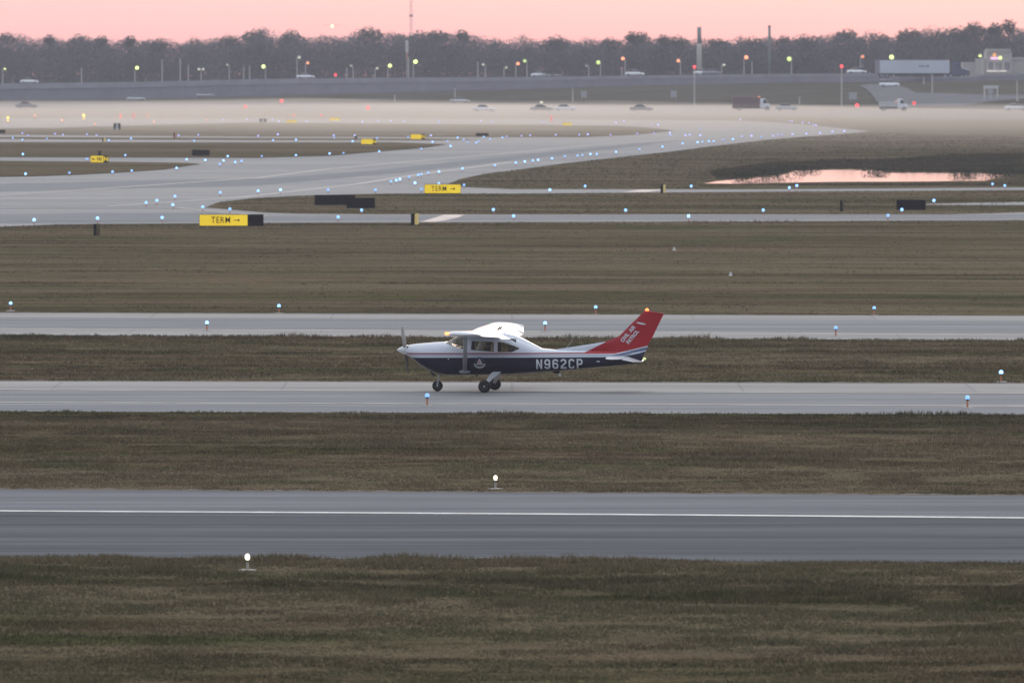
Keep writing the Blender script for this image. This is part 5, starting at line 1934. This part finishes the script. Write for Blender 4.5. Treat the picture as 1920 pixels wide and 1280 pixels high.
fin = MB().loft([fin_ring(*r) for r in FIN]).build('tail_fin', PAINT, plane, smooth=True)
fin.data.set_sharp_from_angle(angle=R(45))
RUD = [(x - .028, z, x2, z2, t) for x, z, x2, z2, t in ((7.80, 1.30, 8.12, 1.16, .07), (7.88, 1.48, 8.25, 1.42, .085), (7.95, 1.60, 8.33, 1.62, .085), (8.03, 1.77, 8.42, 1.76, .08), (8.24, 2.17, 8.61, 2.15, .066), (8.38, 2.41, 8.72, 2.38, .056), (8.455, 2.60, 8.81, 2.548, .045))]
rud = MB().loft([fin_ring(*r, blunt=True) for r in RUD]).build('rudder', PAINT, fin, smooth=False)
MB().loft([fin_ring(8.13, 2.615, 8.84, 2.535, .07), fin_ring(8.17, 2.655, 8.86, 2.555, .05), fin_ring(8.25, 2.665, 8.83, 2.575, .02)]).build('fin_cap', PAINT, fin, smooth=True)
MB().lathe([(.06, 2.655), (.06, 2.68), (.045, 2.72), (.02, 2.735)], (8.26, 0, 0), 14).build('beacon_light', glow('beacon_orange', (1.0, .16, .04), 5), fin, smooth=True)
MB().sphere((8.17, -.0, 1.09), .045, 12, (1.3, 1, 1)).build('tail_light', glow('tail_light_glow', (.85, 1.0, .45), 1.0), hull, smooth=True)
# lettering that slants up the fin, white on red, and a light blade mark above
ang = math.radians(45)


def fin_map(cx, cz, a, shear=0.0):
    def f(x, y):
        X = cx + x * math.cos(a) - y * math.sin(a)
        Z_ = cz + x * math.sin(a) + y * math.cos(a)
        return Vector((X, -.064, Z_))
    return f


for body, cx, cz in (('CIVIL  AIR', 7.64, 1.90), ('PATROL', 7.795, 1.80)):
    text(body, .168, DECAL, fin, 'tail_lettering', None, weight=.006, spacing=1.05, sx=.84, fn=fin_map(cx, cz, R(50)))
m = MB()
n_ = 20
m.add([Vector((8.07 + .155 * math.cos(2 * PI * i / n_) * 1, -.060, 2.245 + .028 * math.sin(2 * PI * i / n_) - .03 * math.cos(2 * PI * i / n_))) for i in range(n_)], [tuple(range(n_))])
m.build('tail_flash', DECAL, fin, fix=False)

# tailplane
for s in (-1, 1):
    rings = []
    for ay, le, te, th in ((.02, 6.93, 7.62, .10), (.6, 6.98, 7.62, .09), (1.2, 7.03, 7.62, .08), (1.7, 7.10, 7.62, .06), (1.78, 7.20, 7.60, .03)):
        c = te - le
        rg = []
        for i in range(18):
            a = 2 * PI * i / 18
            rg.append(Vector((le + c / 2 - math.cos(a) * c / 2, s * ay, 1.135 + math.sin(a) * th / 2 * (1 if math.cos(a) > 0 else .8))))
        rings.append(rg)
    hs = MB().loft(rings).build('tailplane', WHITE, plane, smooth=True)
    rings = []
    for ay, le, te in ((.12, 7.63, 8.12), (.8, 7.63, 8.06), (1.6, 7.63, 7.98), (1.74, 7.64, 7.9)):
        dz = (te - le) * math.tan(R(16))
        rings.append([Vector((le, s * ay, 1.165)), Vector((te, s * ay, 1.14 - dz + .008)), Vector((te, s * ay, 1.14 - dz - .008)), Vector((le, s * ay, 1.105))])
    MB().loft(rings).build('elevator', WHITE, hs)

# undercarriage
rubber, hubm = M['rubber'], plain('wheel_hub', (.42, .42, .43), .4, .4)


def ac_wheel(x, y, r, w, parent):
    ty = MB().lathe([(r * .55, -w / 2), (r * .82, -w / 2), (r * .96, -w * .36), (r, -w * .15), (r, w * .15), (r * .96, w * .36), (r * .82, w / 2), (r * .55, w / 2)], (x, y, r), 26, 'Y').build('tyre', rubber, parent, smooth=True)
    MB().lathe([(.02, -w / 2 - .03), (r * .16, -w / 2 - .03), (r * .2, -w / 2 + .015), (r * .46, -w / 2 + .02), (r * .54, -w / 2 - .008), (r * .54, w / 2 + .008), (r * .2, w / 2), (.02, w / 2)], (x, y, r), 20, 'Y').build('hub', hubm, parent)
    return ty


for s in (-1, 1):
    A, B = Vector((3.40, s * .40, .68)), Vector((3.07, s * 1.18, .235))
    rings = []
    for f, hw in ((0, .135), (.25, .125), (.6, .085), (.85, .06), (1.0, .05)):
        p = A.lerp(B, f) + Vector((0, 0, .05 * math.sin(f * PI)))
        rings.append([p + Vector((hw, 0, .012)), p + Vector((-hw, 0, .012)), p + Vector((-hw, 0, -.016)), p + Vector((hw, 0, -.016))])
    lg_ = MB().loft(rings).build('gear_leg', plain('gear_leg_paint', (.46, .47, .50), .4), plane)
    MB().tube((3.07, s * 1.12, .205), (3.07, s * 1.24, .205), .03, n=10).build('axle', M['dark_metal'], lg_)
    ac_wheel(3.07, s * 1.29, .205, .15, lg_)
ng = MB().tube((1.43, 0, .62), (1.36, 0, .36), .032, .028, 12).build('nose_leg', plain('nose_leg_paint', (.45, .44, .42), .35, .3), plane, smooth=True)
MB().prism([(1.33, .38), (1.40, .40), (1.37, .16), (1.32, .16)], -.085, -.07).prism([(1.33, .38), (1.40, .40), (1.37, .16), (1.32, .16)], .07, .085).box(1.33, 1.40, -.0699, .0699, .375, .39).build('fork', M['grey_metal'], ng)
ac_wheel(1.345, 0, .175, .12, ng)

# antennas
MB().tube((5.55, 0, 1.36), (5.82, -.02, 1.72), .008, .005, 6).build('whip_antenna', M['pale_post'], plane)
MB().prism([(5.15, .66), (5.38, .67), (5.36, .60), (5.20, .60)], -.03, .03).build('belly_pod', M['black'], plane)
MB().prism([(5.30, .60), (5.42, .60), (5.44, .50), (5.36, .50)], -.012, .012).build('belly_antenna', M['pale_post'], plane)
MB().prism([(2.6, .54), (2.68, .54), (2.67, .49), (2.62, .49)], -.01, .01).build('drain_fitting', M['black'], plane)
for y in (1.2, 1.7):
    MB().prism([(3.15, 1.99), (3.22, 1.99), (3.27, 2.08), (3.25, 2.09)], y, y + .015).build('wing_antenna', M['dark_metal'], plane)

# ------------------------------------------------------------------ ground mist and haze


def volume(name, col, dens, aniso=0.0):
    m = bpy.data.materials.new(name)
    m.use_nodes = True
    t = m.node_tree
    t.nodes.clear()
    o = nd(t, 'ShaderNodeOutputMaterial')
    v = nd(t, 'ShaderNodeVolumePrincipled')
    v.inputs['Color'].default_value = (*col, 1)
    v.inputs['Density'].default_value = dens
    v.inputs['Anisotropy'].default_value = aniso
    t.links.new(v.outputs[0], o.inputs['Volume'])
    return m


nx, ny = 40, 16
ysr = [1090, 1200, 1320, 1400, 1490, 1580, 1670, 1760, 1840, 1910, 1970, 2020, 2070, 2120, 2180, 2260]
prof = [0, .14, .30, .48, .66, .82, .94, 1.0, 1.0, .95, .82, .66, .48, .30, .14, 0]
for li, (top, dens, y_in, lb) in enumerate(((.46, .0100, 40, 'densest pale mist hugging the far airfield ground'), (.95, .0036, 0, 'middle layer of pale mist over far airfield'),
                                             (1.75, .0013, -40, 'thin upper veil of mist reaching the foot of the bank'))):
    vs = []
    for i in range(nx + 1):
        x = -420 + 840 * i / nx
        fl = 1 + .22 * math.sin(i * .7 + li) + .16 * math.sin(i * 1.9 + 1 + li * 2) + .12 * math.tanh(-(x - 20) / 60)
        edge = math.sin(PI * i / nx) ** .4 if 0 < i < nx else 0
        for j in range(ny):
            vs.append((x, ysr[j] + y_in * (1 - 2 * j / ny) + 25 * math.sin(i * .45 + j * .5), top * prof[j] * fl * edge * (1 + (.10, .28, .40)[li] * math.sin(i * .83 + j * .9 + li * 2) * math.sin(i * .31 + j * .4))))
    m = MB()
    m.add(vs, [(i * ny + j, (i + 1) * ny + j, (i + 1) * ny + j + 1, i * ny + j + 1) for i in range(nx) for j in range(ny - 1)])
    k = len(vs)
    zb_ = -.4 - li * .1
    m.add([(x, y, zb_) for x, y, z in vs], [(i * ny + j, i * ny + j + 1, (i + 1) * ny + j + 1, (i + 1) * ny + j) for i in range(nx) for j in range(ny - 1)])
    rim = [i * ny for i in range(nx + 1)] + [nx * ny + j for j in range(1, ny)] + [i * ny + ny - 1 for i in range(nx - 1, -1, -1)] + [j for j in range(ny - 2, 0, -1)]
    m.f += [(rim[a], rim[(a + 1) % len(rim)], k + rim[(a + 1) % len(rim)], k + rim[a]) for a in range(len(rim))]
    mo = m.build('ground_mist', volume('mist_volume', (1.0, .93, .83), dens * MIST_D, .4))
    tag(mo, lb, kind='stuff')
hz = MB().box(-1750, 1750, -80, 4700, -1.7, 82).build('haze', volume('haze_volume', (.86, .88, 1.0), HAZE_D, .2))
tag(hz, 'thin evening haze over the airfield', kind='stuff')
